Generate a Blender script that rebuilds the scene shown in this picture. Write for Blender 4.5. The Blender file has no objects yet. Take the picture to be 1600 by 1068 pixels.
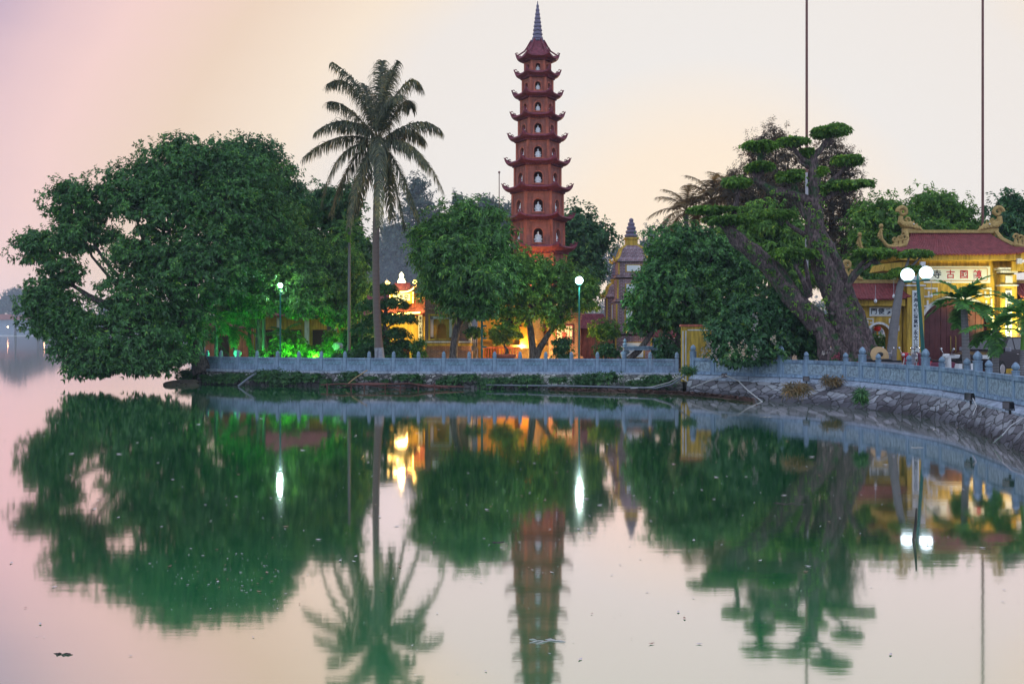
import bpy, math, random
import numpy as np
from mathutils import Vector, Matrix

# ------------------------------------------------------------------ camera, sky, sun, exposure
SC = bpy.context.scene
F, HZ, CH = 1600.0, 520.0, 2.75            # focal length in photo pixels, horizon row, camera height
PI = math.pi
R = math.radians


def lin(r, g, b):
    def f(c):
        c /= 255.0
        return c / 12.92 if c <= 0.04045 else ((c + 0.055) / 1.055) ** 2.4
    return (f(r), f(g), f(b), 1.0)


cam = bpy.data.cameras.new('camera')
cam.lens, cam.sensor_width = 36.0, 36.0
cam.shift_y = -(534 - HZ) / 1600.0
cam.clip_end = 6000
cam_o = bpy.data.objects.new('camera', cam)
SC.collection.objects.link(cam_o)
cam_o.location = (0, 0, CH)
cam_o.rotation_euler = (PI / 2, 0, 0)
SC.camera = cam_o

SUN_AZ, SUN_EL = R(10.5), R(3.0)
sun_dir = Vector((math.sin(SUN_AZ) * math.cos(SUN_EL), math.cos(SUN_AZ) * math.cos(SUN_EL), math.sin(SUN_EL)))

world = bpy.data.worlds.new('World')
SC.world = world
world.use_nodes = True
nt = world.node_tree
nt.nodes.clear()
N = nt.nodes.new
L = nt.links.new
tc = N('ShaderNodeTexCoord')
nrm = N('ShaderNodeVectorMath'); nrm.operation = 'NORMALIZE'
L(tc.outputs['Generated'], nrm.inputs[0])
dot = N('ShaderNodeVectorMath'); dot.operation = 'DOT_PRODUCT'
L(nrm.outputs[0], dot.inputs[0])
dot.inputs[1].default_value = sun_dir
acs = N('ShaderNodeMath'); acs.operation = 'ARCCOSINE'
L(dot.outputs['Value'], acs.inputs[0])
div = N('ShaderNodeMath'); div.operation = 'DIVIDE'
L(acs.outputs[0], div.inputs[0]); div.inputs[1].default_value = PI
ramp = N('ShaderNodeValToRGB')
sepw = N('ShaderNodeSeparateXYZ'); L(nrm.outputs[0], sepw.inputs[0])
low = N('ShaderNodeMapRange'); low.inputs['From Min'].default_value = 0.0; low.inputs['From Max'].default_value = 0.27
low.inputs['To Min'].default_value = 0.87; low.inputs['To Max'].default_value = 1.0
L(sepw.outputs[2], low.inputs[0])
# thin uneven streaks of high cloud
cm = N('ShaderNodeMapping'); cm.inputs['Scale'].default_value = (1.2, 1.2, 9.0); cm.inputs['Rotation'].default_value = (0.0, 0.25, 0.0)
L(nrm.outputs[0], cm.inputs[0])
cn = N('ShaderNodeTexNoise'); cn.inputs['Scale'].default_value = 2.2; cn.inputs['Detail'].default_value = 4; cn.inputs['Roughness'].default_value = 0.5
L(cm.outputs[0], cn.inputs['Vector'])
cr = N('ShaderNodeMapRange'); cr.inputs['From Min'].default_value = 0.35; cr.inputs['From Max'].default_value = 0.65
cr.inputs['To Min'].default_value = 0.985; cr.inputs['To Max'].default_value = 1.015
L(cn.outputs[0], cr.inputs[0])
mul = N('ShaderNodeMath'); mul.operation = 'MULTIPLY'; L(div.outputs[0], mul.inputs[0]); L(low.outputs[0], mul.inputs[1])
mul2 = N('ShaderNodeMath'); mul2.operation = 'MULTIPLY'; L(mul.outputs[0], mul2.inputs[0]); L(cr.outputs[0], mul2.inputs[1])
L(mul2.outputs[0], ramp.inputs[0])
SKY = [(0, (255, 236, 208)), (7, (252, 235, 214)), (12, (239, 235, 231)), (19, (240, 233, 227)), (23, (249, 231, 210)),
       (28, (239, 213, 191)), (33, (246, 211, 205)), (36, (233, 200, 203)), (39, (203, 178, 196)), (46, (180, 172, 202)), (62, (186, 194, 220)),
       (95, (200, 213, 234)), (180, (208, 221, 242))]
el = ramp.color_ramp.elements
el[0].position = 0; el[0].color = lin(*SKY[0][1])
el[1].position = 1; el[1].color = lin(*SKY[-1][1])
for a, c in SKY[1:-1]:
    e = el.new(a / 180.0); e.color = lin(*c)
bg1 = N('ShaderNodeBackground')
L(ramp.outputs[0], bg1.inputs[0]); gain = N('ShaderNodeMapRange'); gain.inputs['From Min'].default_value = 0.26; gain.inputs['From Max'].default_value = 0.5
gain.inputs['To Min'].default_value = 1.0; gain.inputs['To Max'].default_value = 1.55      # added boost: sky overhead and behind the camera brightened to light the land
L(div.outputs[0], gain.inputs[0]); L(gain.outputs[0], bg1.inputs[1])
sky = N('ShaderNodeTexSky')
sky.sky_type = 'NISHITA'
sky.sun_disc = False
sky.sun_elevation = SUN_EL
sky.sun_rotation = SUN_AZ
bg2 = N('ShaderNodeBackground')
L(sky.outputs[0], bg2.inputs[0]); bg2.inputs[1].default_value = 0.003
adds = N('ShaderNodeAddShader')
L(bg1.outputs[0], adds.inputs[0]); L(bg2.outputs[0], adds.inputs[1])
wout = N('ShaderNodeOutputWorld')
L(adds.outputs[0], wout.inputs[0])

sun = bpy.data.lights.new('sun', 'SUN')
sun.energy = 2.0
sun.angle = R(5)
sun.color = (1.0, 0.62, 0.36)
sun_o = bpy.data.objects.new('sun', sun)
SC.collection.objects.link(sun_o)
sun_o.rotation_euler = (-sun_dir).to_track_quat('-Z', 'Y').to_euler()

SC.view_settings.view_transform = 'Standard'
SC.view_settings.look = 'None'
SC.view_settings.exposure = 0.0
SC.view_settings.gamma = 1.0
SC.cycles.use_denoising = True
SC.cycles.max_bounces = 6
SC.cycles.diffuse_bounces = 3
SC.cycles.glossy_bounces = 3
SC.cycles.volume_bounces = 1
SC.cycles.caustics_reflective = False
SC.cycles.caustics_refractive = False
SC.cycles.sample_clamp_indirect = 6.0

rng = np.random.default_rng(7)
random.seed(7)


# ------------------------------------------------------------------ materials
def newmat(name):
    m = bpy.data.materials.new(name)
    m.use_nodes = True
    t = m.node_tree
    return m, t, t.nodes['Principled BSDF']


def rampnode(t, stops):
    r = t.nodes.new('ShaderNodeValToRGB')
    e = r.color_ramp.elements
    e[0].position, e[0].color = stops[0][0], (*stops[0][1], 1)
    e[1].position, e[1].color = stops[-1][0], (*stops[-1][1], 1)
    for p, c in stops[1:-1]:
        x = e.new(p); x.color = (*c, 1)
    return r


def coords(t, scale=(1, 1, 1)):
    tcn = t.nodes.new('ShaderNodeTexCoord')
    mp = t.nodes.new('ShaderNodeMapping')
    mp.inputs['Scale'].default_value = scale
    t.links.new(tcn.outputs['Object'], mp.inputs[0])
    return mp.outputs[0]


def bump(t, p, val, strength=0.4, dist=0.02):
    b = t.nodes.new('ShaderNodeBump')
    b.inputs['Strength'].default_value = strength
    b.inputs['Distance'].default_value = dist
    t.links.new(val, b.inputs['Height'])
    t.links.new(b.outputs[0], p.inputs['Normal'])


def noise(t, vec, scale, detail=5, rough=0.6):
    n = t.nodes.new('ShaderNodeTexNoise')
    n.inputs['Scale'].default_value = scale
    n.inputs['Detail'].default_value = detail
    n.inputs['Roughness'].default_value = rough
    t.links.new(vec, n.inputs['Vector'])
    return n


def plain(name, c, rough=0.7, var=0.3, scale=3.0, bs=0.25, bd=0.01, spec=0.3, metal=0.0, streak=0.0):
    """a surface of one colour with weathering"""
    m, t, p = newmat(name)
    v = coords(t)
    n = noise(t, v, scale)
    n2 = noise(t, v, scale * 9, 3)
    mx = t.nodes.new('ShaderNodeMix'); mx.data_type = 'FLOAT'
    mx.inputs[0].default_value = 0.35
    t.links.new(n.outputs[0], mx.inputs[2]); t.links.new(n2.outputs[0], mx.inputs[3])
    lo = tuple(x * (1 - var) for x in c); hi = tuple(min(1, x * (1 + var)) for x in c)
    r = rampnode(t, [(0.3, lo), (0.5, c), (0.7, hi)])
    t.links.new(mx.outputs[0], r.inputs[0])
    src = r.outputs[0]
    if streak:      # rain streaks and grime running down the face
        sn = noise(t, coords(t, (5, 5, 0.6)), 1.4, 5, 0.65)
        sr = rampnode(t, [(0.38, (1 - streak, 1 - streak, 1 - 0.9 * streak)), (0.56, (1, 1, 1))])
        t.links.new(sn.outputs[0], sr.inputs[0])
        sm = t.nodes.new('ShaderNodeMix'); sm.data_type = 'RGBA'; sm.blend_type = 'MULTIPLY'; sm.inputs[0].default_value = 1.0
        t.links.new(src, sm.inputs[6]); t.links.new(sr.outputs[0], sm.inputs[7])
        src = sm.outputs[2]
    t.links.new(src, p.inputs['Base Color'])
    p.inputs['Roughness'].default_value = rough
    p.inputs['Specular IOR Level'].default_value = spec
    p.inputs['Metallic'].default_value = metal
    if bs:
        bump(t, p, n2.outputs[0], bs, bd)
    return m


def emit(name, c, s):
    m, t, p = newmat(name)
    p.inputs['Base Color'].default_value = (*c, 1)
    p.inputs['Emission Color'].default_value = (*c, 1)
    p.inputs['Emission Strength'].default_value = s
    return m


def brick(name, c1, c2, mortar, scale=1.0, bw=0.22, bh=0.07, msize=0.012):
    m, t, p = newmat(name)
    tcn = t.nodes.new('ShaderNodeTexCoord')
    # brick courses run along x+y and up z
    sep = t.nodes.new('ShaderNodeSeparateXYZ'); t.links.new(tcn.outputs['Object'], sep.inputs[0])
    ad = t.nodes.new('ShaderNodeMath'); ad.operation = 'ADD'
    t.links.new(sep.outputs[0], ad.inputs[0]); t.links.new(sep.outputs[1], ad.inputs[1])
    cb = t.nodes.new('ShaderNodeCombineXYZ')
    t.links.new(ad.outputs[0], cb.inputs[0]); t.links.new(sep.outputs[2], cb.inputs[1])
    b = t.nodes.new('ShaderNodeTexBrick')
    t.links.new(cb.outputs[0], b.inputs['Vector'])
    b.inputs['Scale'].default_value = scale
    b.inputs['Color1'].default_value = (*c1, 1); b.inputs['Color2'].default_value = (*c2, 1)
    b.inputs['Mortar'].default_value = (*mortar, 1)
    b.inputs['Mortar Size'].default_value = msize
    b.inputs['Brick Width'].default_value = bw; b.inputs['Row Height'].default_value = bh
    n = noise(t, coords(t, (2.2, 2.2, 0.5)), 1.6, 6, 0.65)
    mx = t.nodes.new('ShaderNodeMix'); mx.data_type = 'RGBA'; mx.blend_type = 'MULTIPLY'
    mx.inputs[0].default_value = 0.8
    r = rampnode(t, [(0.32, (0.38, 0.40, 0.44)), (0.55, (1.0, 1.0, 1.0)), (0.72, (1.35, 1.3, 1.2))])
    t.links.new(n.outputs[0], r.inputs[0])
    t.links.new(b.outputs['Color'], mx.inputs[6]); t.links.new(r.outputs[0], mx.inputs[7])
    t.links.new(mx.outputs[2], p.inputs['Base Color'])
    p.inputs['Roughness'].default_value = 0.85
    inv = t.nodes.new('ShaderNodeMath'); inv.operation = 'SUBTRACT'; inv.inputs[0].default_value = 1
    t.links.new(b.outputs['Fac'], inv.inputs[1])
    bump(t, p, inv.outputs[0], 0.5, 0.015)
    return m


def rubble(name, stones, joint, scale, joint_w=0.06, stretch=(1, 1, 1), wet=True):
    m, t, p = newmat(name)
    v = coords(t, stretch)
    wob = noise(t, v, scale * 1.5, 2)
    addv = t.nodes.new('ShaderNodeMix'); addv.data_type = 'VECTOR'
    addv.inputs[0].default_value = 0.07
    t.links.new(v, addv.inputs[4]); t.links.new(wob.outputs[1], addv.inputs[5])
    vo = t.nodes.new('ShaderNodeTexVoronoi'); vo.feature = 'DISTANCE_TO_EDGE'
    vo.inputs['Scale'].default_value = scale
    vc = t.nodes.new('ShaderNodeTexVoronoi'); vc.inputs['Scale'].default_value = scale
    t.links.new(addv.outputs[1], vo.inputs['Vector']); t.links.new(addv.outputs[1], vc.inputs['Vector'])
    sep = t.nodes.new('ShaderNodeSeparateColor'); t.links.new(vc.outputs['Color'], sep.inputs[0])
    n = noise(t, v, scale * 4)
    mixn = t.nodes.new('ShaderNodeMix'); mixn.data_type = 'FLOAT'; mixn.inputs[0].default_value = 0.4
    t.links.new(sep.outputs[0], mixn.inputs[2]); t.links.new(n.outputs[0], mixn.inputs[3])
    k = len(stones)
    r = rampnode(t, [(0.2 + 0.6 * i / (k - 1), c) for i, c in enumerate(stones)])
    t.links.new(mixn.outputs[0], r.inputs[0])
    edge = t.nodes.new('ShaderNodeMapRange')
    edge.inputs['From Min'].default_value = joint_w * 0.4; edge.inputs['From Max'].default_value = joint_w
    t.links.new(vo.outputs['Distance'], edge.inputs[0])
    mx = t.nodes.new('ShaderNodeMix'); mx.data_type = 'RGBA'
    t.links.new(edge.outputs[0], mx.inputs[0])
    mx.inputs[6].default_value = (*joint, 1)
    t.links.new(r.outputs[0], mx.inputs[7])
    # a damp, algae stained foot just above the water
    tcn = t.nodes.new('ShaderNodeTexCoord')
    sp = t.nodes.new('ShaderNodeSeparateXYZ'); t.links.new(tcn.outputs['Object'], sp.inputs[0])
    n3 = noise(t, v, 1.3)
    ad = t.nodes.new('ShaderNodeMath'); ad.operation = 'MULTIPLY_ADD'
    t.links.new(n3.outputs[0], ad.inputs[0]); ad.inputs[1].default_value = -0.25; t.links.new(sp.outputs[2], ad.inputs[2])
    wr = rampnode(t, [(0.0, (0.35, 0.33, 0.36)), (0.12, (0.6, 0.58, 0.62)), (0.2, (1, 1, 1))])
    t.links.new(ad.outputs[0], wr.inputs[0])
    m2 = t.nodes.new('ShaderNodeMix'); m2.data_type = 'RGBA'; m2.blend_type = 'MULTIPLY'; m2.inputs[0].default_value = 1 if wet else 0
    t.links.new(mx.outputs[2], m2.inputs[6]); t.links.new(wr.outputs[0], m2.inputs[7])
    t.links.new(m2.outputs[2], p.inputs['Base Color'])
    p.inputs['Roughness'].default_value = 0.85
    cl = t.nodes.new('ShaderNodeMapRange')
    cl.inputs['From Max'].default_value = joint_w * 3
    t.links.new(vo.outputs['Distance'], cl.inputs[0])
    bump(t, p, cl.outputs[0], 0.9, 0.05)
    return m


def carved(name, c, scale):
    m, t, p = newmat(name)
    v = coords(t)
    w = noise(t, v, scale, 2)
    vo = t.nodes.new('ShaderNodeTexVoronoi'); vo.feature = 'SMOOTH_F1'
    vo.inputs['Scale'].default_value = scale
    mv = t.nodes.new('ShaderNodeMix'); mv.data_type = 'VECTOR'; mv.inputs[0].default_value = 0.2
    t.links.new(v, mv.inputs[4]); t.links.new(w.outputs[1], mv.inputs[5])
    t.links.new(mv.outputs[1], vo.inputs['Vector'])
    r = rampnode(t, [(0.05, tuple(x * 1.35 for x in c)), (0.35, c), (0.7, tuple(x * 0.5 for x in c))])
    t.links.new(vo.outputs['Distance'], r.inputs[0])
    t.links.new(r.outputs[0], p.inputs['Base Color'])
    p.inputs['Roughness'].default_value = 0.8
    bump(t, p, vo.outputs['Distance'], -0.9, 0.04) if False else bump(t, p, vo.outputs['Distance'], 0.8, 0.04)
    return m


def leafmat(name, c, trans=0.3, var=0.5, gloss=0.08, warm=0.25):
    m, t, p = newmat(name)
    t.nodes.remove(p)
    out = t.nodes['Material Output']
    geo = t.nodes.new('ShaderNodeNewGeometry')
    lo = tuple(x * (1 - var) for x in c)
    hi = (min(1, c[0] * (1 + var) + warm * 0.05), c[1] * (1 + var), c[2] * (1 + 0.6 * var))
    r = rampnode(t, [(0.0, lo), (0.55, c), (0.93, hi), (1.0, (hi[0] * 1.9, hi[1] * 1.25, hi[2] * 0.7))])
    t.links.new(geo.outputs['Random Per Island'], r.inputs[0])
    tn = noise(t, coords(t), 0.85, 3)
    tm = rampnode(t, [(0.30, (0.55, 0.60, 0.62)), (0.52, (1, 1, 1)), (0.72, (1.7, 1.5, 1.1))])
    t.links.new(tn.outputs[0], tm.inputs[0])
    mt = t.nodes.new('ShaderNodeMix'); mt.data_type = 'RGBA'; mt.blend_type = 'MULTIPLY'; mt.inputs[0].default_value = 1.0
    t.links.new(r.outputs[0], mt.inputs[6]); t.links.new(tm.outputs[0], mt.inputs[7])
    d = t.nodes.new('ShaderNodeBsdfDiffuse')
    tr = t.nodes.new('ShaderNodeBsdfTranslucent')
    g = t.nodes.new('ShaderNodeBsdfGlossy')
    g.inputs['Roughness'].default_value = 0.38
    g.inputs['Color'].default_value = (0.75, 0.85, 0.85, 1)
    t.links.new(mt.outputs[2], d.inputs[0]); t.links.new(mt.outputs[2], tr.inputs[0])
    m1 = t.nodes.new('ShaderNodeMixShader'); m1.inputs[0].default_value = trans
    t.links.new(d.outputs[0], m1.inputs[1]); t.links.new(tr.outputs[0], m1.inputs[2])
    m2 = t.nodes.new('ShaderNodeMixShader'); m2.inputs[0].default_value = gloss
    t.links.new(m1.outputs[0], m2.inputs[1]); t.links.new(g.outputs[0], m2.inputs[2])
    t.links.new(m2.outputs[0], out.inputs[0])
    return m


def barkmat(name, c, scale=6, moss=None):
    m, t, p = newmat(name)
    v = coords(t, (1, 1, 0.35))
    n = noise(t, v, scale, 8, 0.7)
    vo = t.nodes.new('ShaderNodeTexVoronoi'); vo.inputs['Scale'].default_value = scale * 2
    t.links.new(v, vo.inputs['Vector'])
    mx = t.nodes.new('ShaderNodeMix'); mx.data_type = 'FLOAT'; mx.inputs[0].default_value = 0.4
    t.links.new(n.outputs[0], mx.inputs[2]); t.links.new(vo.outputs['Distance'], mx.inputs[3])
    st = [(0.28, tuple(x * 0.18 for x in c)), (0.48, tuple(x * 0.9 for x in c)), (0.70, tuple(x * 2.1 for x in c))]  # bark grain, with furrow shade and ridge light deepened in the colour
    r = rampnode(t, st)
    t.links.new(mx.outputs[0], r.inputs[0])
    src = r.outputs[0]
    if moss:
        n2 = noise(t, coords(t), 2.2, 6)
        rr = rampnode(t, [(0.52, (0, 0, 0)), (0.62, (1, 1, 1))])
        t.links.new(n2.outputs[0], rr.inputs[0])
        m3 = t.nodes.new('ShaderNodeMix'); m3.data_type = 'RGBA'
        t.links.new(rr.outputs[0], m3.inputs[0]); t.links.new(src, m3.inputs[6]); m3.inputs[7].default_value = (*moss, 1)
        src = m3.outputs[2]
    t.links.new(src, p.inputs['Base Color'])
    p.inputs['Roughness'].default_value = 0.9
    bump(t, p, mx.outputs[0], 1.0, 0.06)
    return m


def ringmat(name, c, freq=9.0):
    m, t, p = newmat(name)
    v = coords(t)
    w = t.nodes.new('ShaderNodeTexWave'); w.bands_direction = 'Z'
    w.inputs['Scale'].default_value = freq / 6.283 * 1.0
    w.inputs['Distortion'].default_value = 1.5
    w.inputs['Detail'].default_value = 3
    t.links.new(v, w.inputs['Vector'])
    r = rampnode(t, [(0.0, tuple(x * 0.55 for x in c)), (0.4, c), (1.0, tuple(x * 1.3 for x in c))])
    t.links.new(w.outputs[0], r.inputs[0]); t.links.new(r.outputs[0], p.inputs['Base Color'])
    p.inputs['Roughness'].default_value = 0.9
    bump(t, p, w.outputs[0], 0.6, 0.03)
    return m


M = {}
M['stone'] = plain('grey_stone', (0.24, 0.34, 0.46), 0.75, 0.34, 1.7, 0.4, 0.01, streak=0.4)
M['stone_pale'] = plain('pale_weathered_stone', (0.36, 0.42, 0.52), 0.8, 0.35, 1.6, 0.4, 0.01, streak=0.4)
M['carve_fine'] = carved('carved_scroll_stone', (0.18, 0.30, 0.40), 14)
M['carve'] = carved('carved_relief_stone', (0.29, 0.38, 0.46), 11)
M['rubble_round'] = rubble('rubble_masonry', [(0.05, 0.05, 0.055), (0.16, 0.15, 0.15), (0.28, 0.27, 0.27), (0.38, 0.37, 0.37)], (0.035, 0.035, 0.035), 4.0, 0.13)
M['rubble_cut'] = rubble('cut_stone_masonry', [(0.09, 0.08, 0.095), (0.18, 0.18, 0.21), (0.33, 0.34, 0.38)], (0.02, 0.018, 0.02), 3.4, 0.05, (0.7, 0.7, 1.2))
M['brick_red'] = brick('pagoda_brick', (0.46, 0.130, 0.088), (0.36, 0.092, 0.072), (0.30, 0.14, 0.12))
M['brick_trim'] = plain('red_brick_trim', (0.50, 0.145, 0.095), 0.8, 0.4, 2.5, streak=0.4)
M['tile_red'] = plain('dark_red_roof_tile', (0.20, 0.042, 0.066), 0.65, 0.5, 3, 0.5, 0.02, streak=0.35)
M['tile_gate'] = plain('maroon_roof_tile', (0.20, 0.045, 0.05), 0.6, 0.5, 5, 0.4, 0.02)
M['brick_brown'] = brick('brown_brick', (0.27, 0.115, 0.08), (0.20, 0.085, 0.07), (0.33, 0.26, 0.23))
M['brick_purple'] = brick('weathered_stupa_brick', (0.24, 0.11, 0.12), (0.17, 0.08, 0.10), (0.36, 0.31, 0.36), 1.0, 0.26, 0.09, 0.016)
M['yellow'] = plain('ochre_wall_paint', (0.58, 0.38, 0.06), 0.75, 0.2, 1.1, 0.15, 0.005, streak=0.45)
M['yellow_deep'] = plain('deep_ochre_paint', (0.52, 0.28, 0.03), 0.75, 0.2, 2, 0.15, 0.005)
M['ornament'] = plain('tan_plaster_ornament', (0.42, 0.29, 0.11), 0.8, 0.4, 7, 0.5, 0.03)
M['white'] = plain('white_paint', (0.72, 0.73, 0.75), 0.6, 0.1, 3, 0.1, 0.004, streak=0.3)
M['sign_white'] = plain('sign_panel_white', (0.70, 0.76, 0.80), 0.6, 0.08, 3, 0.05, 0.003)
M['ink'] = plain('dark_ink', (0.03, 0.04, 0.07), 0.6, 0.1, 3, 0)
M['ink_red'] = plain('red_ink', (0.42, 0.03, 0.05), 0.6, 0.1, 3, 0)
M['door'] = plain('dark_red_wood', (0.10, 0.03, 0.035), 0.5, 0.4, 3, 0.3, 0.01)
M['brass'] = plain('brass', (0.5, 0.36, 0.12), 0.35, 0.2, 4, 0, metal=0.8)
M['grey_metal'] = plain('grey_metal', (0.35, 0.35, 0.38), 0.45, 0.15, 4, 0.1, metal=0.4)
M['pole_brown'] = plain('rusty_pole_paint', (0.16, 0.07, 0.06), 0.6, 0.3, 2)
M['lamp_green'] = plain('dark_green_paint', (0.015, 0.11, 0.10), 0.45, 0.2, 4, 0.1)
M['black'] = plain('black_plastic', (0.015, 0.015, 0.018), 0.5, 0.2, 4, 0)
M['statue'] = plain('white_marble', (0.78, 0.78, 0.80), 0.5, 0.08, 4, 0.1, 0.005)
M['spire'] = plain('glazed_grey_purple_ceramic', (0.15, 0.13, 0.20), 0.4, 0.3, 8, 0.4, 0.02)
M['dark_wood'] = plain('dark_interior_wood', (0.05, 0.025, 0.02), 0.8, 0.3, 4)
M['bark'] = barkmat('grey_brown_bark', (0.075, 0.06, 0.055))
M['bark_old'] = barkmat('gnarled_old_bark', (0.088, 0.060, 0.062), 7, (0.03, 0.075, 0.025))
M['bark_palm'] = ringmat('coconut_trunk', (0.17, 0.12, 0.11), 30)
M['bark_grey'] = ringmat('ringed_grey_trunk', (0.20, 0.19, 0.20), 40)
M['shaft_green'] = plain('green_crownshaft', (0.10, 0.24, 0.03), 0.45, 0.2, 3, 0)
M['whitewash'] = plain('flaking_whitewash', (0.30, 0.31, 0.36), 0.85, 0.45, 5, streak=0.5)
M['leaf_fig'] = leafmat('fig_leaves', (0.060, 0.185, 0.050), 0.22, 0.6, 0.035)
M['leaf_mango'] = leafmat('mango_leaves', (0.085, 0.230, 0.052), 0.25, 0.6, 0.035)
M['leaf_dark'] = leafmat('dark_leaves', (0.046, 0.145, 0.055), 0.2, 0.55, 0.03)
M['leaf_lively'] = leafmat('fresh_green_leaves', (0.120, 0.270, 0.050), 0.4, 0.5, 0.02)
M['leaf_pad'] = leafmat('clipped_pad_leaves', (0.135, 0.290, 0.050), 0.45, 0.5, 0.02)
M['leaf_pine'] = leafmat('cloud_pine_needles', (0.040, 0.125, 0.045), 0.2, 0.5, 0.02)
M['needle'] = leafmat('casuarina_needles', (0.085, 0.070, 0.045), 0.55, 0.4, 0.03, 0.5)
M['frond'] = leafmat('coconut_leaflets', (0.125, 0.140, 0.085), 0.45, 0.5, 0.03, 0.5)
M['frond_green'] = leafmat('areca_leaflets', (0.080, 0.250, 0.050), 0.4, 0.55, 0.04)
M['frond_brown'] = leafmat('backlit_palm_leaflets', (0.20, 0.14, 0.06), 0.5, 0.4, 0.05, 0.5)
M['rachis'] = plain('frond_stalk', (0.10, 0.11, 0.035), 0.6, 0.2, 3, 0)
M['leaf_yellow'] = leafmat('yellow_green_leaves', (0.17, 0.26, 0.03), 0.35, 0.4, 0.04)
M['leaf_far'] = leafmat('distant_leaves', (0.050, 0.090, 0.075), 0.25, 0.4, 0.03)
M['weed'] = leafmat('bank_weeds', (0.040, 0.135, 0.042), 0.25, 0.5, 0.04)
M['straw'] = plain('woven_straw', (0.42, 0.28, 0.15), 0.8, 0.2, 20)
M['soil'] = plain('packed_soil', (0.10, 0.085, 0.065), 0.95, 0.4, 0.8, 0.5, 0.03)
M['pave'] = plain('paved_court', (0.22, 0.20, 0.19), 0.85, 0.2, 0.6, 0.2, 0.01)
M['debris'] = plain('wet_leaf_litter', (0.12, 0.065, 0.055), 0.8, 0.7, 14, 0.8, 0.03)
M['rust'] = plain('rusty_rods', (0.12, 0.045, 0.04), 0.7, 0.4, 5)
M['pvc'] = plain('white_pvc_pipe', (0.5, 0.5, 0.52), 0.5, 0.2, 3, 0)
M['hose'] = plain('grey_hose', (0.16, 0.18, 0.22), 0.6, 0.2, 3, 0)
M['globe'] = emit('lit_globe_glass', (0.72, 0.97, 1.0), 2.6)
M['globe_small'] = emit('lit_lamp_glass', (0.66, 1.0, 1.0), 10.0)
M['lamp_orange'] = emit('lit_orange_lamp', (1.0, 0.55, 0.12), 18.0)
M['neon'] = emit('yellow_neon_tube', (1.0, 0.72, 0.16), 9.0)
M['neon_white'] = emit('warm_white_neon_tube', (1.0, 0.86, 0.42), 9.0)
M['flood_lens'] = emit('floodlight_lens_green', (0.15, 1.0, 0.25), 3.0)
M['flood_lens_orange'] = emit('floodlight_lens_orange', (1.0, 0.5, 0.1), 4.0)
M['red_plastic'] = plain('red_scooter_plastic', (0.55, 0.02, 0.04), 0.3, 0.1, 3, 0, spec=0.5)
M['grey_plastic'] = plain('grey_scooter_plastic', (0.20, 0.20, 0.24), 0.35, 0.1, 3, 0, spec=0.5)
M['purple_plastic'] = plain('maroon_scooter_plastic', (0.16, 0.03, 0.07), 0.35, 0.1, 3, 0, spec=0.5)
M['white_plastic'] = plain('white_scooter_plastic', (0.65, 0.66, 0.7), 0.35, 0.1, 3, 0, spec=0.5)
M['car_paint'] = plain('black_car_paint', (0.014, 0.009, 0.012), 0.35, 0.1, 3, 0, spec=0.3)
M['car_glass'] = plain('tinted_glass', (0.04, 0.045, 0.05), 0.06, 0.05, 3, 0, spec=0.8)
M['chrome'] = plain('chrome', (0.6, 0.6, 0.62), 0.15, 0.05, 3, 0, metal=0.9)
M['tail_red'] = plain('red_tail_lens', (0.6, 0.01, 0.03), 0.2, 0.05, 3, 0)
M['rubber'] = plain('tyre_rubber', (0.02, 0.02, 0.02), 0.85, 0.1, 3, 0)
M['lantern'] = plain('red_lantern_cloth', (0.55, 0.03, 0.02), 0.6, 0.15, 3, 0)
M['pink_flower'] = leafmat('pink_blossom', (0.5, 0.12, 0.18), 0.3, 0.4, 0.02)
M['dry_flower'] = leafmat('dry_white_flowers', (0.5, 0.45, 0.45), 0.3, 0.3, 0.02)


def water_material():
    m, t, p = newmat('lake_water')
    t.nodes.remove(p)
    out = t.nodes['Material Output']
    tcn = t.nodes.new('ShaderNodeTexCoord')
    mp = t.nodes.new('ShaderNodeMapping'); mp.inputs['Scale'].default_value = (0.35, 1.6, 1)
    t.links.new(tcn.outputs['Object'], mp.inputs[0])
    n = noise(t, mp.outputs[0], 1.6, 4, 0.55)
    b = t.nodes.new('ShaderNodeBump'); b.inputs['Strength'].default_value = 0.036; b.inputs['Distance'].default_value = 0.02
    t.links.new(n.outputs[0], b.inputs['Height'])
    big = noise(t, tcn.outputs['Object'], 0.12, 3)
    rr = rampnode(t, [(0.3, (0.014, 0.360, 0.110)), (0.7, (0.020, 0.430, 0.140))])
    t.links.new(big.outputs[0], rr.inputs[0])
    d = t.nodes.new('ShaderNodeBsdfDiffuse'); t.links.new(rr.outputs[0], d.inputs[0])
    g = t.nodes.new('ShaderNodeBsdfGlossy')
    g.inputs['Color'].default_value = (1.0, 0.85, 0.90, 1)
    g.inputs['Roughness'].default_value = 0.048
    t.links.new(b.outputs[0], g.inputs['Normal'])
    fr = t.nodes.new('ShaderNodeFresnel'); fr.inputs['IOR'].default_value = 1.33
    mr = t.nodes.new('ShaderNodeMapRange')
    mr.inputs['From Min'].default_value = 0.12; mr.inputs['From Max'].default_value = 0.34
    mr.inputs['To Min'].default_value = 0.69; mr.inputs['To Max'].default_value = 0.945
    t.links.new(fr.outputs[0], mr.inputs[0])
    mx = t.nodes.new('ShaderNodeMixShader')
    t.links.new(mr.outputs[0], mx.inputs[0]); t.links.new(d.outputs[0], mx.inputs[1]); t.links.new(g.outputs[0], mx.inputs[2])
    t.links.new(mx.outputs[0], out.inputs[0])
    return m


M['water'] = water_material()


# ------------------------------------------------------------------ building helpers
def link(o):
    SC.collection.objects.link(o)
    return o


def tag(o, label=None, cat=None, group=None, kind=None):
    if label: o['label'] = label
    if cat: o['category'] = cat
    if group: o['group'] = group
    if kind: o['kind'] = kind
    return o


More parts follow.
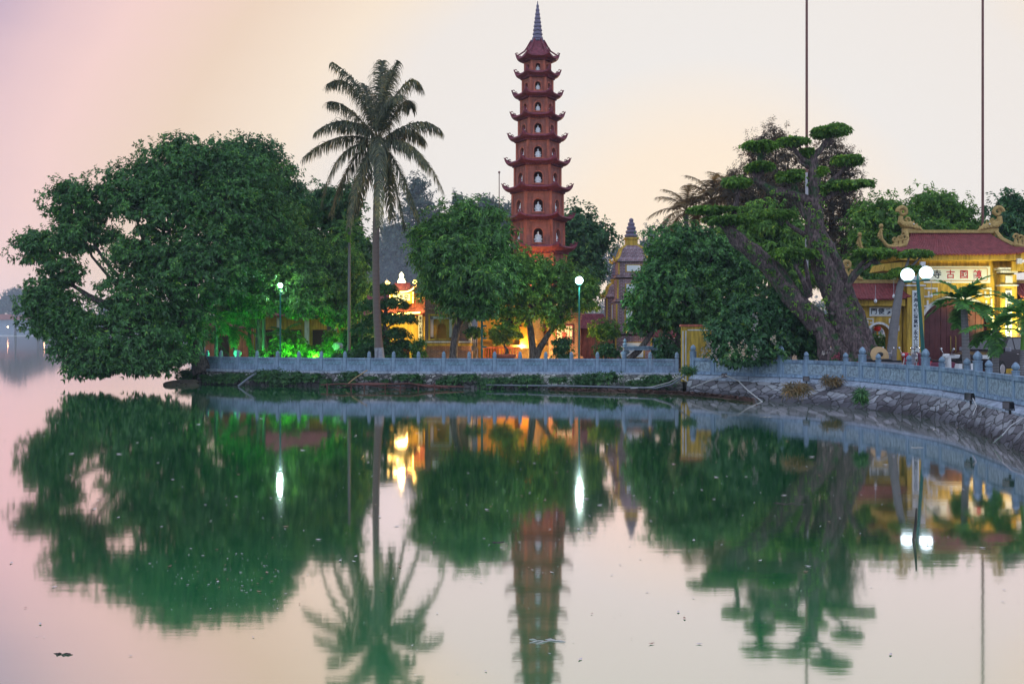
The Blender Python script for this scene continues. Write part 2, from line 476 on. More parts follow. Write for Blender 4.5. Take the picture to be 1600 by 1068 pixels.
def thing(name, label, cat, loc, rz=0.0, group=None):
    o = link(bpy.data.objects.new(name, None))
    o.empty_display_size = 0.2
    o.location = loc
    o.rotation_euler = (0, 0, rz)
    return tag(o, label, cat, group)


def copy_tree(o, parent=None):
    c = o.copy()
    link(c)
    c.parent = parent
    for ch in o.children:
        copy_tree(ch, c)
    return c


class MB:
    def __init__(self):
        self.v = []; self.f = []; self.mi = []; self.T = Matrix.Identity(4)

    def add(self, vs, fs, m=0):
        o = len(self.v)
        T = self.T
        self.v.extend([tuple(T @ Vector(p)) for p in vs])
        self.f.extend([tuple(i + o for i in q) for q in fs])
        self.mi.extend([m] * len(fs))

    def box(self, c, s, rz=0.0, m=0, taper=1.0):
        x, y, z = (k / 2 for k in s)
        vs = [(-x, -y, -z), (x, -y, -z), (x, y, -z), (-x, y, -z),
              (-x * taper, -y * taper, z), (x * taper, -y * taper, z), (x * taper, y * taper, z), (-x * taper, y * taper, z)]
        ca, sa = math.cos(rz), math.sin(rz)
        vs = [(c[0] + a * ca - b * sa, c[1] + a * sa + b * ca, c[2] + d) for a, b, d in vs]
        self.add(vs, [(0, 3, 2, 1), (4, 5, 6, 7), (0, 1, 5, 4), (1, 2, 6, 5), (2, 3, 7, 6), (3, 0, 4, 7)], m)

    def tube(self, pts, rads, n=8, m=0, jitter=0.0, mfun=None, ridge=0.0):
        pts = [Vector(p) for p in pts]
        if not hasattr(rads, '__len__'):
            rads = [rads] * len(pts)
        ref = Vector((0.13, 0.97, 0.2)).normalized()
        vs = []
        for i, p in enumerate(pts):
            d = (pts[min(i + 1, len(pts) - 1)] - pts[max(i - 1, 0)])
            if d.length < 1e-9:
                d = Vector((0, 0, 1))
            d.normalize()
            a = d.cross(ref)
            if a.length < 1e-3:
                a = d.cross(Vector((1, 0, 0)))
            a.normalize(); b = d.cross(a)
            for k in range(n):
                th = 2 * PI * k / n
                r = rads[i] * (1 + (random.uniform(-jitter, jitter) if jitter else 0))
                if ridge:
                    sw = i * 0.16
                    r *= 1 + ridge * (0.5 * math.sin(3 * th + sw) + 0.45 * math.sin(7 * th - 1.7 * sw + 2 * math.sin(i * .21)) + 0.35 * math.sin(i * 0.55 + 2 * th))
                vs.append(p + a * (r * math.cos(th)) + b * (r * math.sin(th)))
        fs = []; o = len(self.v)
        for i in range(len(pts) - 1):
            for k in range(n):
                fs.append((i * n + k, i * n + (k + 1) % n, (i + 1) * n + (k + 1) % n, (i + 1) * n + k))
        fs.append(tuple(range(n))[::-1]); e = (len(pts) - 1) * n
        fs.append(tuple(e + k for k in range(n)))
        s = len(self.mi)
        self.add(vs, fs, m)
        if mfun:
            for j, q in enumerate(fs):
                self.mi[s + j] = mfun(sum((vs[i] for i in q), Vector()) / len(q))

    def lathe(self, prof, c=(0, 0, 0), n=16, m=0, rot=0.0, sx=1.0, sy=1.0):
        vs = []; fs = []
        for r, z in prof:
            for k in range(n):
                a = 2 * PI * k / n + rot
                vs.append((c[0] + r * sx * math.cos(a), c[1] + r * sy * math.sin(a), c[2] + z))
        for i in range(len(prof) - 1):
            for k in range(n):
                fs.append((i * n + k, i * n + (k + 1) % n, (i + 1) * n + (k + 1) % n, (i + 1) * n + k))
        fs.append(tuple(range(n))[::-1]); e = (len(prof) - 1) * n
        fs.append(tuple(e + k for k in range(n)))
        self.add(vs, fs, m)

    def prism(self, poly, y0, y1, m=0):
        """polygon in the x-z plane (counter-clockwise seen from -y) pushed from y0 to y1"""
        n = len(poly)
        vs = [(x, y0, z) for x, z in poly] + [(x, y1, z) for x, z in poly]
        fs = [tuple(range(n)), tuple(range(2 * n - 1, n - 1, -1))]
        for i in range(n):
            j = (i + 1) % n
            fs.append((j, i, n + i, n + j))
        self.add(vs, fs, m)

    def sphere(self, c, r, n=12, m=0, s=(1, 1, 1)):
        k = max(4, n // 2)
        prof = [(max(1e-3, math.sin(PI * i / k)) * r, -math.cos(PI * i / k) * r * s[2]) for i in range(k + 1)]
        self.lathe(prof, c, n, m, 0, s[0], s[1])

    def build(self, name, mats, parent=None, smooth=False, bevel=0.0, loc=None):
        me = bpy.data.meshes.new(name)
        me.from_pydata(self.v, [], self.f)
        if not isinstance(mats, (list, tuple)):
            mats = [mats]
        for k in mats:
            me.materials.append(k)
        if len(mats) > 1:
            me.polygons.foreach_set('material_index', self.mi)
        if smooth:
            me.polygons.foreach_set('use_smooth', [True] * len(me.polygons))
            try:
                me.set_sharp_from_angle(angle=R(50))
            except Exception:
                pass
        me.update()
        o = link(bpy.data.objects.new(name, me))
        o.parent = parent
        if loc is not None:
            o.location = loc
        if bevel:
            b = o.modifiers.new('bevel', 'BEVEL'); b.width = bevel; b.segments = 2; b.limit_method = 'ANGLE'
        return o


def quads_obj(name, V, mat, parent=None, per=4):
    """V: (n, per, 3) array of separate polygons"""
    n = len(V)
    me = bpy.data.meshes.new(name)
    me.vertices.add(n * per)
    me.vertices.foreach_set('co', V.astype(np.float32).ravel())
    me.loops.add(n * per)
    me.loops.foreach_set('vertex_index', np.arange(n * per, dtype=np.int32))
    me.polygons.add(n)
    me.polygons.foreach_set('loop_start', np.arange(0, n * per, per, dtype=np.int32))
    me.update(calc_edges=True)
    me.materials.append(mat)
    o = link(bpy.data.objects.new(name, me))
    o.parent = parent
    return o


def W(px, py, d):
    return Vector(((px - 800) / F * d, d, CH + (HZ - py) / F * d))


def unit(a):
    return a / np.maximum(np.linalg.norm(a, axis=-1, keepdims=True), 1e-9)


def rosettes(pos, outw, K, ll, lw, droop, spread=1.0):
    """K leaves round each twig tip -> (n*K, 4, 3)"""
    n = len(pos)
    o = np.repeat(outw, K, 0); p = np.repeat(pos, K, 0)
    r = unit(rng.normal(size=(n * K, 3)))
    rad = unit(r - o * np.sum(r * o, 1, keepdims=True))
    d = unit(o * rng.uniform(0.1, 0.9, (n * K, 1)) + rad * spread + np.array([0, 0, -droop]) * rng.uniform(0.4, 1.4, (n * K, 1)))
    s = unit(np.cross(d, o + 0.5 * rng.normal(size=(n * K, 3))))
    Ln = ll * rng.uniform(0.65, 1.25, (n * K, 1)); Wd = lw * rng.uniform(0.7, 1.2, (n * K, 1))
    sag = np.array([0, 0, -0.18]) * Ln
    a = p
    b = p + d * Ln * 0.45 + s * Wd * 0.5
    c = p + d * Ln + sag
    e = p + d * Ln * 0.45 - s * Wd * 0.5
    return np.stack([a, b, c, e], 1)


def ellip_points(n, zmin=-1.0):
    out = [np.zeros((0, 3))]
    while sum(len(k) for k in out) < n:
        v = unit(rng.normal(size=(n * 2, 3)))
        out.append(v[v[:, 2] > zmin])
    return np.concatenate(out)[:n]


def crown(blobs, rs=0.55, ll=0.24, lw=0.085, ros=15, K=7, droop=0.5, cover=1.35, fill=6.0, flat=0.75, out=0.16):
    """blobs: list of (centre, radii) -> leaf quads and the clump centres"""
    Vs = []; cl = []
    for c, rad in blobs:
        c = np.array(c); rad = np.array(rad)
        rm = (rad[0] * rad[1] + rad[0] * rad[2] + rad[1] * rad[2]) / 3
        area = 4 * PI * rm
        n = max(5, int(cover * area / (PI * rs * rs)))
        d = ellip_points(n, -0.85)
        k = rng.uniform(0.78, 1.0 + out, (n, 1))
        cc = c + d * np.maximum(rad * k - rs * 0.55, rad * 0.3)
        cl.append(cc)
        sz = rng.uniform(0.6, 1.25, n) * rs
        dirs = ellip_points(n * ros, -0.45)
        cR = np.repeat(cc, ros, 0); sR = np.repeat(sz, ros)[:, None]
        pos = cR + dirs * sR * np.array([1, 1, flat]) * rng.uniform(0.45, 1.08, (n * ros, 1))
        Vs.append(rosettes(pos, unit(dirs + 0.35 * np.repeat(d, ros, 0)), K, ll, lw, droop))
        # loose sprigs that break the outline
        m = int(area * 2.2 * (0.55 / rs) ** 2) + 2
        sd = ellip_points(m, -0.5)
        rough = 1.0 + 0.10 * np.sin(sd[:, :1] * 5 + c[0]) * np.cos(sd[:, 2:] * 6 + c[2])
        spos = c + sd * rad * rng.uniform(0.98, 1.0 + out * 1.3, (m, 1)) * rough
        tw = unit(sd + np.array([0, 0, 0.35]) + 0.5 * rng.normal(size=(m, 3)))
        for q in range(3):
            Vs.append(rosettes(spos + tw * (0.5 * ll * q), tw, 4, ll * 0.9, lw * 0.9, droop))
        if fill:
            m = int(fill * area)
            fd = ellip_points(m)
            m *= 2
            fd = ellip_points(m)
            fp = c + fd * rad * rng.uniform(0.3, 0.74, (m, 1))
            Vs.append(rosettes(fp, fd, 2, ll * 1.4, lw * 2.6, 0.3))
    return np.concatenate(Vs), np.concatenate(cl)


def px_blobs(bl, d, deep=0.85):
    out = []
    for b in bl:
        x, y, rx, ry = b[:4]
        dd = b[4] if len(b) > 4 else 0.0
        D = d + dd
        out.append((tuple(W(x, y, D)), (rx * D / F, max(rx, ry) * deep * D / F, ry * D / F)))
    return out


def curve_pts(p0, p1, bend, n=6, wob=0.0):
    p0, p1, bend = Vector(p0), Vector(p1), Vector(bend)
    out = []
    for i in range(n + 1):
        t = i / n
        q = p0.lerp(p1, t) + bend * (4 * t * (1 - t))
        if wob and 0 < i < n:
            q += Vector((random.uniform(-wob, wob), random.uniform(-wob, wob), random.uniform(-wob, wob)))
        out.append(q)
    return out


def tree(name, label, d, base_px, blobs, leaf, bark='bark', trunk_r=0.25, fork=None, stems=None, group=None, white=0.0,
         twigs=0.5, cat='tree', gz=0.82, deep=0.85, limbs=True, **kw):
    """base_px: foot column in photo pixels; blobs in pixels at distance d; stems: list of (pixel polyline, radii)"""
    base = Vector(((base_px - 800) / F * d, d, gz))
    root = thing(name, label, cat, base, 0, group)
    bl = px_blobs(blobs, d, deep)
    V, cc = crown(bl, **kw)
    mb = MB()
    zw = gz + white
    mf = (lambda c: 1 if c.z < zw else 0) if white else None
    if fork is None:
        zs = min(b[0][2] for b in bl)
        fork = Vector((base.x + 0.15 * (bl[0][0][0] - base.x), d, gz + 0.75 * (zs - gz)))
    else:
        fork = W(fork[0], fork[1], d)
    mb.T = Matrix.Translation(-base)
    if stems:
        for pl, rr in stems:
            pts = [W(p[0], p[1], d + (p[2] if len(p) > 2 else 0)) for p in pl]
            mb.tube(pts, rr, 9, 0, 0.08, mf)
    else:
        pts = curve_pts(base - Vector((0, 0, 0.2)), fork, (random.uniform(-.12, .12), 0, 0), 8, 0.03)
        mb.tube(pts, [trunk_r * (1.35 - 0.5 * min(1, i / 3) - 0.2 * i / 8) for i in range(9)], 10, 0, 0.06, mf)
    if limbs:
        for c, rad in bl:
            c = Vector(c)
            pts = curve_pts(fork, c, ((c.x - fork.x) * 0.12, (c.y - fork.y) * 0.1, -0.12 * (c - fork).length), 7, 0.06)
            r0 = trunk_r * random.uniform(0.42, 0.62)
            mb.tube(pts, [r0 * (1 - 0.75 * i / 7) for i in range(8)], 6, 0, 0.05)
    ctr = np.array([b[0] for b in bl])
    for q in cc:
        if random.random() < twigs:
            j = int(np.argmin(np.sum((ctr - q) ** 2, 1)))
            c = Vector(ctr[j]); qv = Vector(q)
            s = c.lerp(qv, random.uniform(0.0, 0.35))
            pts = curve_pts(s, qv, (0, 0, -0.06 * (qv - s).length), 3, 0.05)
            mb.tube(pts, [0.035, 0.026, 0.018, 0.01], 4)
    mb.build('trunk', [M[bark], M['whitewash']] if white else M[bark], root, True)
    quads_obj('crown', V - np.array(base), M[leaf], root)
    return root


def frond(p0, p1, p2, n, ll, lw, droop, mat_leaf, parent, name='frond', side_up=0.15, gap=0.12, segs=3, sway=0.05):
    """a pinnate frond along the bezier p0 p1 p2 (local coordinates): stalk and leaflets in one mesh"""
    p0, p1, p2 = (np.array(p) for p in (p0, p1, p2))
    t = np.linspace(gap, 1, n)[:, None]
    pos = p0 * (1 - t) ** 2 + 2 * p1 * t * (1 - t) + p2 * t * t
    tan = unit(2 * (p1 - p0) * (1 - t) + 2 * (p2 - p1) * t)
    up = np.array([0, 0, 1.0])
    sd = np.cross(tan, up)
    sd = np.where(np.linalg.norm(sd, axis=1, keepdims=True) < 0.15, np.array([1.0, 0.2, 0]), sd)
    sd = unit(sd)
    nb = unit(np.cross(sd, tan))
    prof = np.sin(np.clip(0.16 + 0.72 * t, 0, 1) * PI) ** 0.6 * (1 - 0.15 * t)
    Vs = []
    for sgn in (-1, 1):
        d0 = unit(sd * sgn + tan * (0.35 + 0.5 * t) + nb * side_up + sway * rng.normal(size=(n, 3)))
        ln = ll * prof * rng.uniform(0.7, 1.15, (n, 1))
        w = unit(np.cross(d0, nb)) * (lw * 0.5)
        prev = pos; cur_d = d0
        for s in range(segs):
            cur_d = unit(cur_d + np.array([0, 0, -droop]) * (0.6 + 0.5 * s) * rng.uniform(0.6, 1.3, (n, 1)))
            nxt = prev + cur_d * ln / segs
            wa = w * (1 - 0.12 * s); wb = w * ((1 - 0.12 * (s + 1)) if s < segs - 1 else 0.15)
            Vs.append(np.stack([prev - wa, prev + wa, nxt + wb, nxt - wb], 1))
            prev = nxt
    tt = np.linspace(0, 1, 10)[:, None]
    sp = p0 * (1 - tt) ** 2 + 2 * p1 * tt * (1 - tt) + p2 * tt * tt
    rr = 0.035 * (1 - 0.85 * tt)
    for ax in (np.array([1.0, 0, 0]), np.array([0, 0, 1.0]), np.array([0, 1.0, 0])):
        Vs.append(np.stack([sp[:-1] - ax * rr[:-1], sp[:-1] + ax * rr[:-1], sp[1:] + ax * rr[1:], sp[1:] - ax * rr[1:]], 1))
    return quads_obj(name, np.concatenate(Vs), mat_leaf, parent)


def text_mesh(s, size, mat, parent, loc, name='lettering', depth=0.006, bold=0.0):
    cu = bpy.data.curves.new(name, 'FONT')
    cu.body = s
    cu.size = size
    cu.align_x = 'CENTER'; cu.align_y = 'CENTER'
    cu.extrude = depth
    cu.offset = bold
    tmp = link(bpy.data.objects.new(name, cu))
    dg = bpy.context.evaluated_depsgraph_get()
    me = bpy.data.meshes.new_from_object(tmp.evaluated_get(dg))
    bpy.data.objects.remove(tmp)
    me.materials.clear(); me.materials.append(mat)
    o = link(bpy.data.objects.new(name, me))
    o.parent = parent
    o.location = loc
    o.rotation_euler = (PI / 2, 0, 0)
    return o


def light(kind, loc, energy, color, parent=None, target=None, size=0.15, spot=90, name='lamp_light'):
    l = bpy.data.lights.new(name, kind)
    l.energy = energy; l.color = color
    l.shadow_soft_size = size
    if kind == 'SPOT':
        l.spot_size = R(spot); l.spot_blend = 0.6
    o = link(bpy.data.objects.new(name, l))
    o.location = loc
    if target is not None:
        o.rotation_euler = (Vector(target) - Vector(loc)).to_track_quat('-Z', 'Y').to_euler()
    o.parent = parent
    return o


def smooth_path(pts, n=8):
    P = [np.array(p, float) for p in pts]
    P = [2 * P[0] - P[1]] + P + [2 * P[-1] - P[-2]]
    out = []
    for i in range(1, len(P) - 2):
        a, b, c, d = P[i - 1:i + 3]
        for k in range(n):
            t = k / n
            out.append(0.5 * ((2 * b) + (-a + c) * t + (2 * a - 5 * b + 4 * c - d) * t * t + (-a + 3 * b - 3 * c + d) * t ** 3))
    out.append(P[-2])
    return np.array(out)


def arclen(path):
    s = np.concatenate([[0], np.cumsum(np.linalg.norm(np.diff(path, axis=0), axis=1))])

    def at(x):
        return np.array([np.interp(x, s, path[:, 0]), np.interp(x, s, path[:, 1])])
    return s[-1], at


def arch_poly(w0, w1, h, cx, half, spring, z0=0.0, rise=None, n=12):
    """wall outline with an arched opening that reaches down to z0"""
    rise = half if rise is None else rise
    arc = [(cx + half * math.cos(PI * i / n), spring + rise * math.sin(PI * i / n)) for i in range(n + 1)]
    return [(w1, z0), (w1, h), (w0, h), (w0, z0), (cx - half, z0)] + arc[::-1] + [(cx + half, z0)]


def arch_band(cx, half, spring, z0, wd, rise=None, n=16):
    rise = half if rise is None else rise
    inn = [(cx + half * math.cos(PI * i / n), spring + rise * math.sin(PI * i / n)) for i in range(n + 1)]
    out = [(cx + (half + wd) * math.cos(PI * i / n), spring + (rise + wd) * math.sin(PI * i / n)) for i in range(n + 1)]
    return [(cx + half, z0), (cx + half + wd, z0)] + out + [(cx - half - wd, z0), (cx - half, z0)] + inn[::-1]


# ------------------------------------------------------------------ setting: lake, ground, far shore
GZ, GR = 0.82, 0.88                         # court level behind the thin fence and behind the thick one
F_R = smooth_path([(8.27, 46.75), (10.6, 44.2), (12.6, 42.3), (13.5, 39.8), (13.95, 37.0), (14.25, 34), (14.1, 31.8), (13.7, 29.4),
                   (13.3, 26.7), (12.7, 23.5), (11.9, 20), (11.3, 16), (11.0, 10), (11.0, 0), (11.3, -15)])
W_R = smooth_path([(7.75, 46.0), (9.97, 41.6), (11.2, 39.2), (12.2, 36.9), (13.0, 34.4), (13.2, 32), (12.95, 29.6), (12.46, 27.5),
                   (11.85, 24.9), (11.25, 22.5), (10.5, 19.4), (9.9, 16), (9.6, 10), (9.6, 0), (9.9, -15)])
F_L = smooth_path([(8.3, 50.0), (4, 50.6), (0, 51.3), (-5, 51.8), (-9.5, 52.6), (-12.5, 53.6), (-15, 54.8), (-16.8, 56.2), (-17.9, 58.2), (-18.6, 61)])
W_L = smooth_path([(7.75, 46.0), (4.6, 47.2), (1.2, 49.0), (-3.5, 50.6), (-8, 51.75), (-11.7, 52.7), (-14.6, 53.8), (-17.0, 55.3), (-18.5, 57.6), (-19.3, 61)])

mb = MB()
mb.add([(-1600, -200, 0), (1600, -200, 0), (1600, 1000, 0), (-1600, 1000, 0)], [(0, 1, 2, 3)])
tag(mb.build('lake_water', M['water']), kind='structure')

gp = [tuple(p) for p in F_L[::-1]] + [tuple(p) for p in F_R] + [(120, -15), (130, 60), (95, 120), (40, 135), (8, 120), (-12, 100), (-20.5, 84), (-21, 72)]
mb = MB()
mb.add([(x, y, GZ) for x, y in gp], [tuple(range(len(gp)))])
mb.add([(x, y, GZ) for x, y in gp] + [(x, y, -0.6) for x, y in gp], [((i + 1) % len(gp), i, len(gp) + i, len(gp) + (i + 1) % len(gp)) for i in range(len(gp))])
tag(mb.build('island_ground', M['soil']), kind='structure')
mb = MB()
cp = [tuple(p + np.array([0.25, 0.1])) for p in F_R[:90]] + [(120, 0), (125, 56), (12, 54)]
mb.add([(x, y, GR) for x, y in cp], [tuple(range(len(cp)))])
tag(mb.build('temple_court', M['pave']), kind='structure')

mb = MB()
mb.add([(-1600, 905, 0.5), (1600, 905, 0.5), (1600, 1500, 8), (-1600, 1500, 8)], [(0, 1, 2, 3)])
tag(mb.build('far_shore_ground', M['soil']), kind='structure')


mb = MB()
mb.add([(-62, 215, 0.7), (1500, 215, 0.7), (1500, 905, 0.7), (-62, 905, 0.7), (-62, 215, -1), (1500, 215, -1)], [(0, 1, 2, 3), (4, 5, 1, 0)])
tag(mb.build('mainland_ground', M['soil']), kind='structure')


# stone embankments: apron of slabs and masonry face
def loft_wall(F, Wt, zt, ap_out, ap_drop, zb):
    n = min(len(F), len(Wt))
    fx = [np.interp(np.linspace(0, 1, n * 2), np.linspace(0, 1, len(F)), F[:, k]) for k in (0, 1)]
    wx = [np.interp(np.linspace(0, 1, n * 2), np.linspace(0, 1, len(Wt)), Wt[:, k]) for k in (0, 1)]
    a = np.stack(fx, 1); b = np.stack(wx, 1)
    dv = b - a; ln = np.linalg.norm(dv, axis=1, keepdims=True)
    e = a + dv / ln * np.minimum(ap_out, ln * 0.5)
    return a, e, b


a, e, b = loft_wall(F_R, W_R, GR, 0.75, 0.13, -0.3)
root = thing('stone_embankment', 'battered grey cut stone embankment under the thick carved fence and beside the big gnarled tree', 'embankment', (0, 0, 0))
n = len(a)
mb = MB()
ap = MB()
vs = []
rows = 5
for i in range(n):
    for k in range(rows + 1):
        t = k / rows
        q = e[i] * (1 - t) + b[i] * t
        j = 0.035 * random.uniform(-1, 1) if 0 < k else 0
        vs.append((q[0] + j, q[1] + j, 0.70 * (1 - t) - 0.35 * t * t))
fs = []
for i in range(n - 1):
    for k in range(rows):
        o = i * (rows + 1) + k
        fs.append((o, o + 1, o + rows + 2, o + rows + 1))
mb.add(vs, fs)
mb.build('masonry_face', M['rubble_cut'], root, True)
# apron slabs, one every ~1.5 m with open joints
tot, at = arclen(np.concatenate([a, e], 1)[:, :2])
s_acc = np.concatenate([[0], np.cumsum(np.linalg.norm(np.diff(a, axis=0), axis=1))])
s = 0.0
while s < tot - 0.2:
    L1 = min(tot, s + 1.5)
    seg = np.linspace(s + 0.012, L1 - 0.012, 4)
    A = np.stack([np.interp(seg, s_acc, a[:, k]) for k in (0, 1)], 1)
    E = np.stack([np.interp(seg, s_acc, e[:, k]) for k in (0, 1)], 1)
    E = E + (E - A) * 0.06
    A = A - (E - A) * 0.15
    z0 = 0.905 + random.uniform(-.006, .006); z1 = 0.735 + random.uniform(-.008, .008)
    v = [(x, y, z0) for x, y in A] + [(x, y, z1) for x, y in E] + [(x, y, z1 - 0.09) for x, y in E] + [(x, y, z0 - 0.2) for x, y in A]
    f = []
    for i in range(3):
        for r0 in range(3):
            f.append((r0 * 4 + i, r0 * 4 + i + 1, r0 * 4 + i + 5, r0 * 4 + i + 4)[::-1])
    f += [(0, 4, 8, 12), (3, 15, 11, 7)]
    ap.add(v, f)
    s = L1
ap.build('apron', M['stone_pale'], root)

a, e, b = loft_wall(F_L, W_L, GZ, 0.32, 0.1, -0.3)
root = thing('rubble_embankment', 'low rubble stone embankment with pale cap under the thin fence, overgrown with weeds', 'embankment', (0, 0, 0))
n = len(a)
mb = MB(); vs = []; fs = []
for i in range(n):
    for k in range(rows + 1):
        t = k / rows
        q = e[i] * (1 - t * 0.8) + b[i] * t * 0.8
        j = 0.05 * random.uniform(-1, 1) if 0 < k else 0
        vs.append((q[0] + j, q[1] + j, 0.74 * (1 - t) - 0.35 * t))
for i in range(n - 1):
    for k in range(rows):
        o = i * (rows + 1) + k
        fs.append((o, o + rows + 1, o + rows + 2, o + 1))
mb.add(vs, fs)
mb.build('masonry_face', M['rubble_round'], root, True)
cp = MB(); vs = []; fs = []
for i in range(n):
    d_ = (e[i] - a[i]) * 1.12
    aa = a[i] - d_ * 0.5; ee = a[i] + d_
    vs += [(aa[0], aa[1], GZ + 0.015), (ee[0], ee[1], GZ - 0.02), (ee[0], ee[1], GZ - 0.13), (aa[0], aa[1], GZ - 0.2)]
for i in range(n - 1):
    for k in range(3):
        o = i * 4 + k
        fs.append((o, o + 4, o + 5, o + 1)[::-1])
cp.add(vs, fs)
cp.build('mortar_cap', M['stone_pale'], root)

# ------------------------------------------------------------------ fences
def post_mesh(name, w, h, bud_r, bud_h, style):
    mb = MB()
    mb.box((0, 0, h / 2), (w, w, h))
    if style == 'lotus':
        mb.box((0, 0, h + 0.022), (w * 1.12, w * 1.12, 0.045))
        mb.lathe([(bud_r * 0.55, 0), (bud_r * 0.8, 0.03), (bud_r, bud_h * 0.32), (bud_r * 0.97, bud_h * 0.5), (bud_r * 0.62, bud_h * 0.8), (bud_r * 0.12, bud_h)],
                 (0, 0, h + 0.046), 14)
    else:
        mb.lathe([(w * 0.46, 0), (w * 0.62, 0.02), (w * 0.62, 0.07), (w * 0.5, 0.09), (w * 0.56, 0.11), (w * 0.56, 0.17), (w * 0.4, 0.25), (w * 0.12, 0.30)],
                 (0, 0, h + 0.001), 12)
    return mb


def fence(name, label, path, zb, stations, style, kind_of, rail_h, s_end):
    tot, at = arclen(path)
    p0 = at(stations[0])
    root = thing(name, label, 'fence', (p0[0], p0[1], zb))
    protos = {}
    for i, s in enumerate(stations):
        p = at(s); q = at(s + 0.05) - at(s - 0.05)
        rz = math.atan2(q[1], q[0])
        k = kind_of(i)
        if k not in protos:
            if style == 'lotus':
                mbp = post_mesh('post', 0.22, 1.0, 0.135, 0.29, style) if k == 'main' else post_mesh('post', 0.16, 0.83, 0.105, 0.22, style)
            else:
                mbp = post_mesh('post', 0.17, 0.70, 0, 0, style)
            o = mbp.build('post', M['stone'], root, False, 0.012)
            protos[k] = o
        else:
            o = protos[k].copy(); link(o); o.parent = root
        o.location = (p[0] - p0[0], p[1] - p0[1], 0)
        o.rotation_euler = (0, 0, rz)
        if i + 1 < len(stations):
            p2 = at(stations[i + 1]); dv = p2 - p; ln = float(np.linalg.norm(dv)); rz = math.atan2(dv[1], dv[0])
            w0 = {'main': 0.11, 'minor': 0.08, 'thin': 0.085}[k]; w1 = {'main': 0.11, 'minor': 0.08, 'thin': 0.085}[kind_of(i + 1)]
            x0, x1 = w0 + 0.004, ln - w1 - 0.004
            mb = MB()
            cx, wd = (x0 + x1) / 2, x1 - x0
            if style == 'lotus':
                mb.box((cx, 0, 0.05), (wd, 0.20, 0.10), m=0)
                mb.box((cx, 0, 0.355), (wd, 0.10, 0.51), m=0)
                mb.prism([(x0, 0.61), (x1, 0.61), (x1, 0.69), (x0, 0.69)], -0.085, 0.085, 0)
                mb.box((cx, 0, 0.715), (wd, 0.17, 0.05), m=0, taper=1.0)
                mb.lathe([(0.085, x0), (0.085, x1)], (0, 0, 0), 12) if False else None
                mb.box((cx, 0, 0.355), (max(0.1, wd - 0.12), 0.112, 0.42), m=1)
            else:
                mb.box((cx, 0, 0.05), (wd, 0.15, 0.10), m=0)
                mb.box((cx, 0, 0.33), (wd, 0.075, 0.46), m=0)
                mb.box((cx, 0, 0.61), (wd, 0.14, 0.10), m=0)
                mb.box((cx, 0, 0.40), (max(0.1, wd - 0.22), 0.09, 0.17), m=1)
            o2 = mb.build('panel', [M['stone'], M['carve'] if style == 'lotus' else M['carve_fine']], root, False, 0.01)
            o2.location = (p[0] - p0[0], p[1] - p0[1], 0)
            o2.rotation_euler = (0, 0, rz)
    return root


tot, atL = arclen(F_L)
st = list(np.arange(0.25, tot - 0.1, 1.29))
fence('carved_stone_fence', 'thin blue-grey stone fence with dome capped posts and scroll panels on the rubble bank', F_L, GZ, st, 'dome', lambda i: 'thin', 0.66, tot)
totR, atR = arclen(F_R)
st = []; s = 0.0; kinds = []
pat = [(1.15, 'main'), (2.25, 'minor'), (1.15, 'minor')]
i = 0
while s < 36:
    st.append(s); kinds.append(pat[i % 3][1]); s += pat[i % 3][0]; i += 1
fence('carved_stone_fence', 'thick grey stone fence with lotus bud posts and relief panels on the curving bank', F_R, GR, st, 'lotus', lambda i: kinds[i], 0.74, 36)

# ------------------------------------------------------------------ pagoda tower
PD = 66.0
PX = (840 - 800) / F * PD
ps = F / PD


def zpx(y, d=PD):
    return CH + (HZ - y) / F * d - GZ


pag = thing('pagoda_tower', 'tall red brick hexagonal pagoda with eleven upturned roofs and a pale spire', 'pagoda', (PX, PD, GZ))
# storeys from the ground up: (wall top y, wall bottom y, wall half width, roof tip y, roof tip half width, mid eave y)
WALLS = [(519, 572, 50.5), (456, 508, 47.5), (397, 447, 44), (346, 389, 41), (302, 341, 39), (261, 296, 35.4), (222.5, 256, 32), (188, 217, 28.8), (156, 182, 25.4), (124, 149, 22.6), (97, 117, 19)]
TIPS = [(502, 69), (441, 66.5), (381, 62), (335, 58.4), (289.6, 55.6), (249.4, 51.7), (211, 46.8), (177.5, 42.7), (144, 40), (112, 36.3), (86, 34.4)]


def hexring(r, z, k0=0.0):
    return [(r * math.cos(k * PI / 3), r * math.sin(k * PI / 3), z) for k in range(6)]


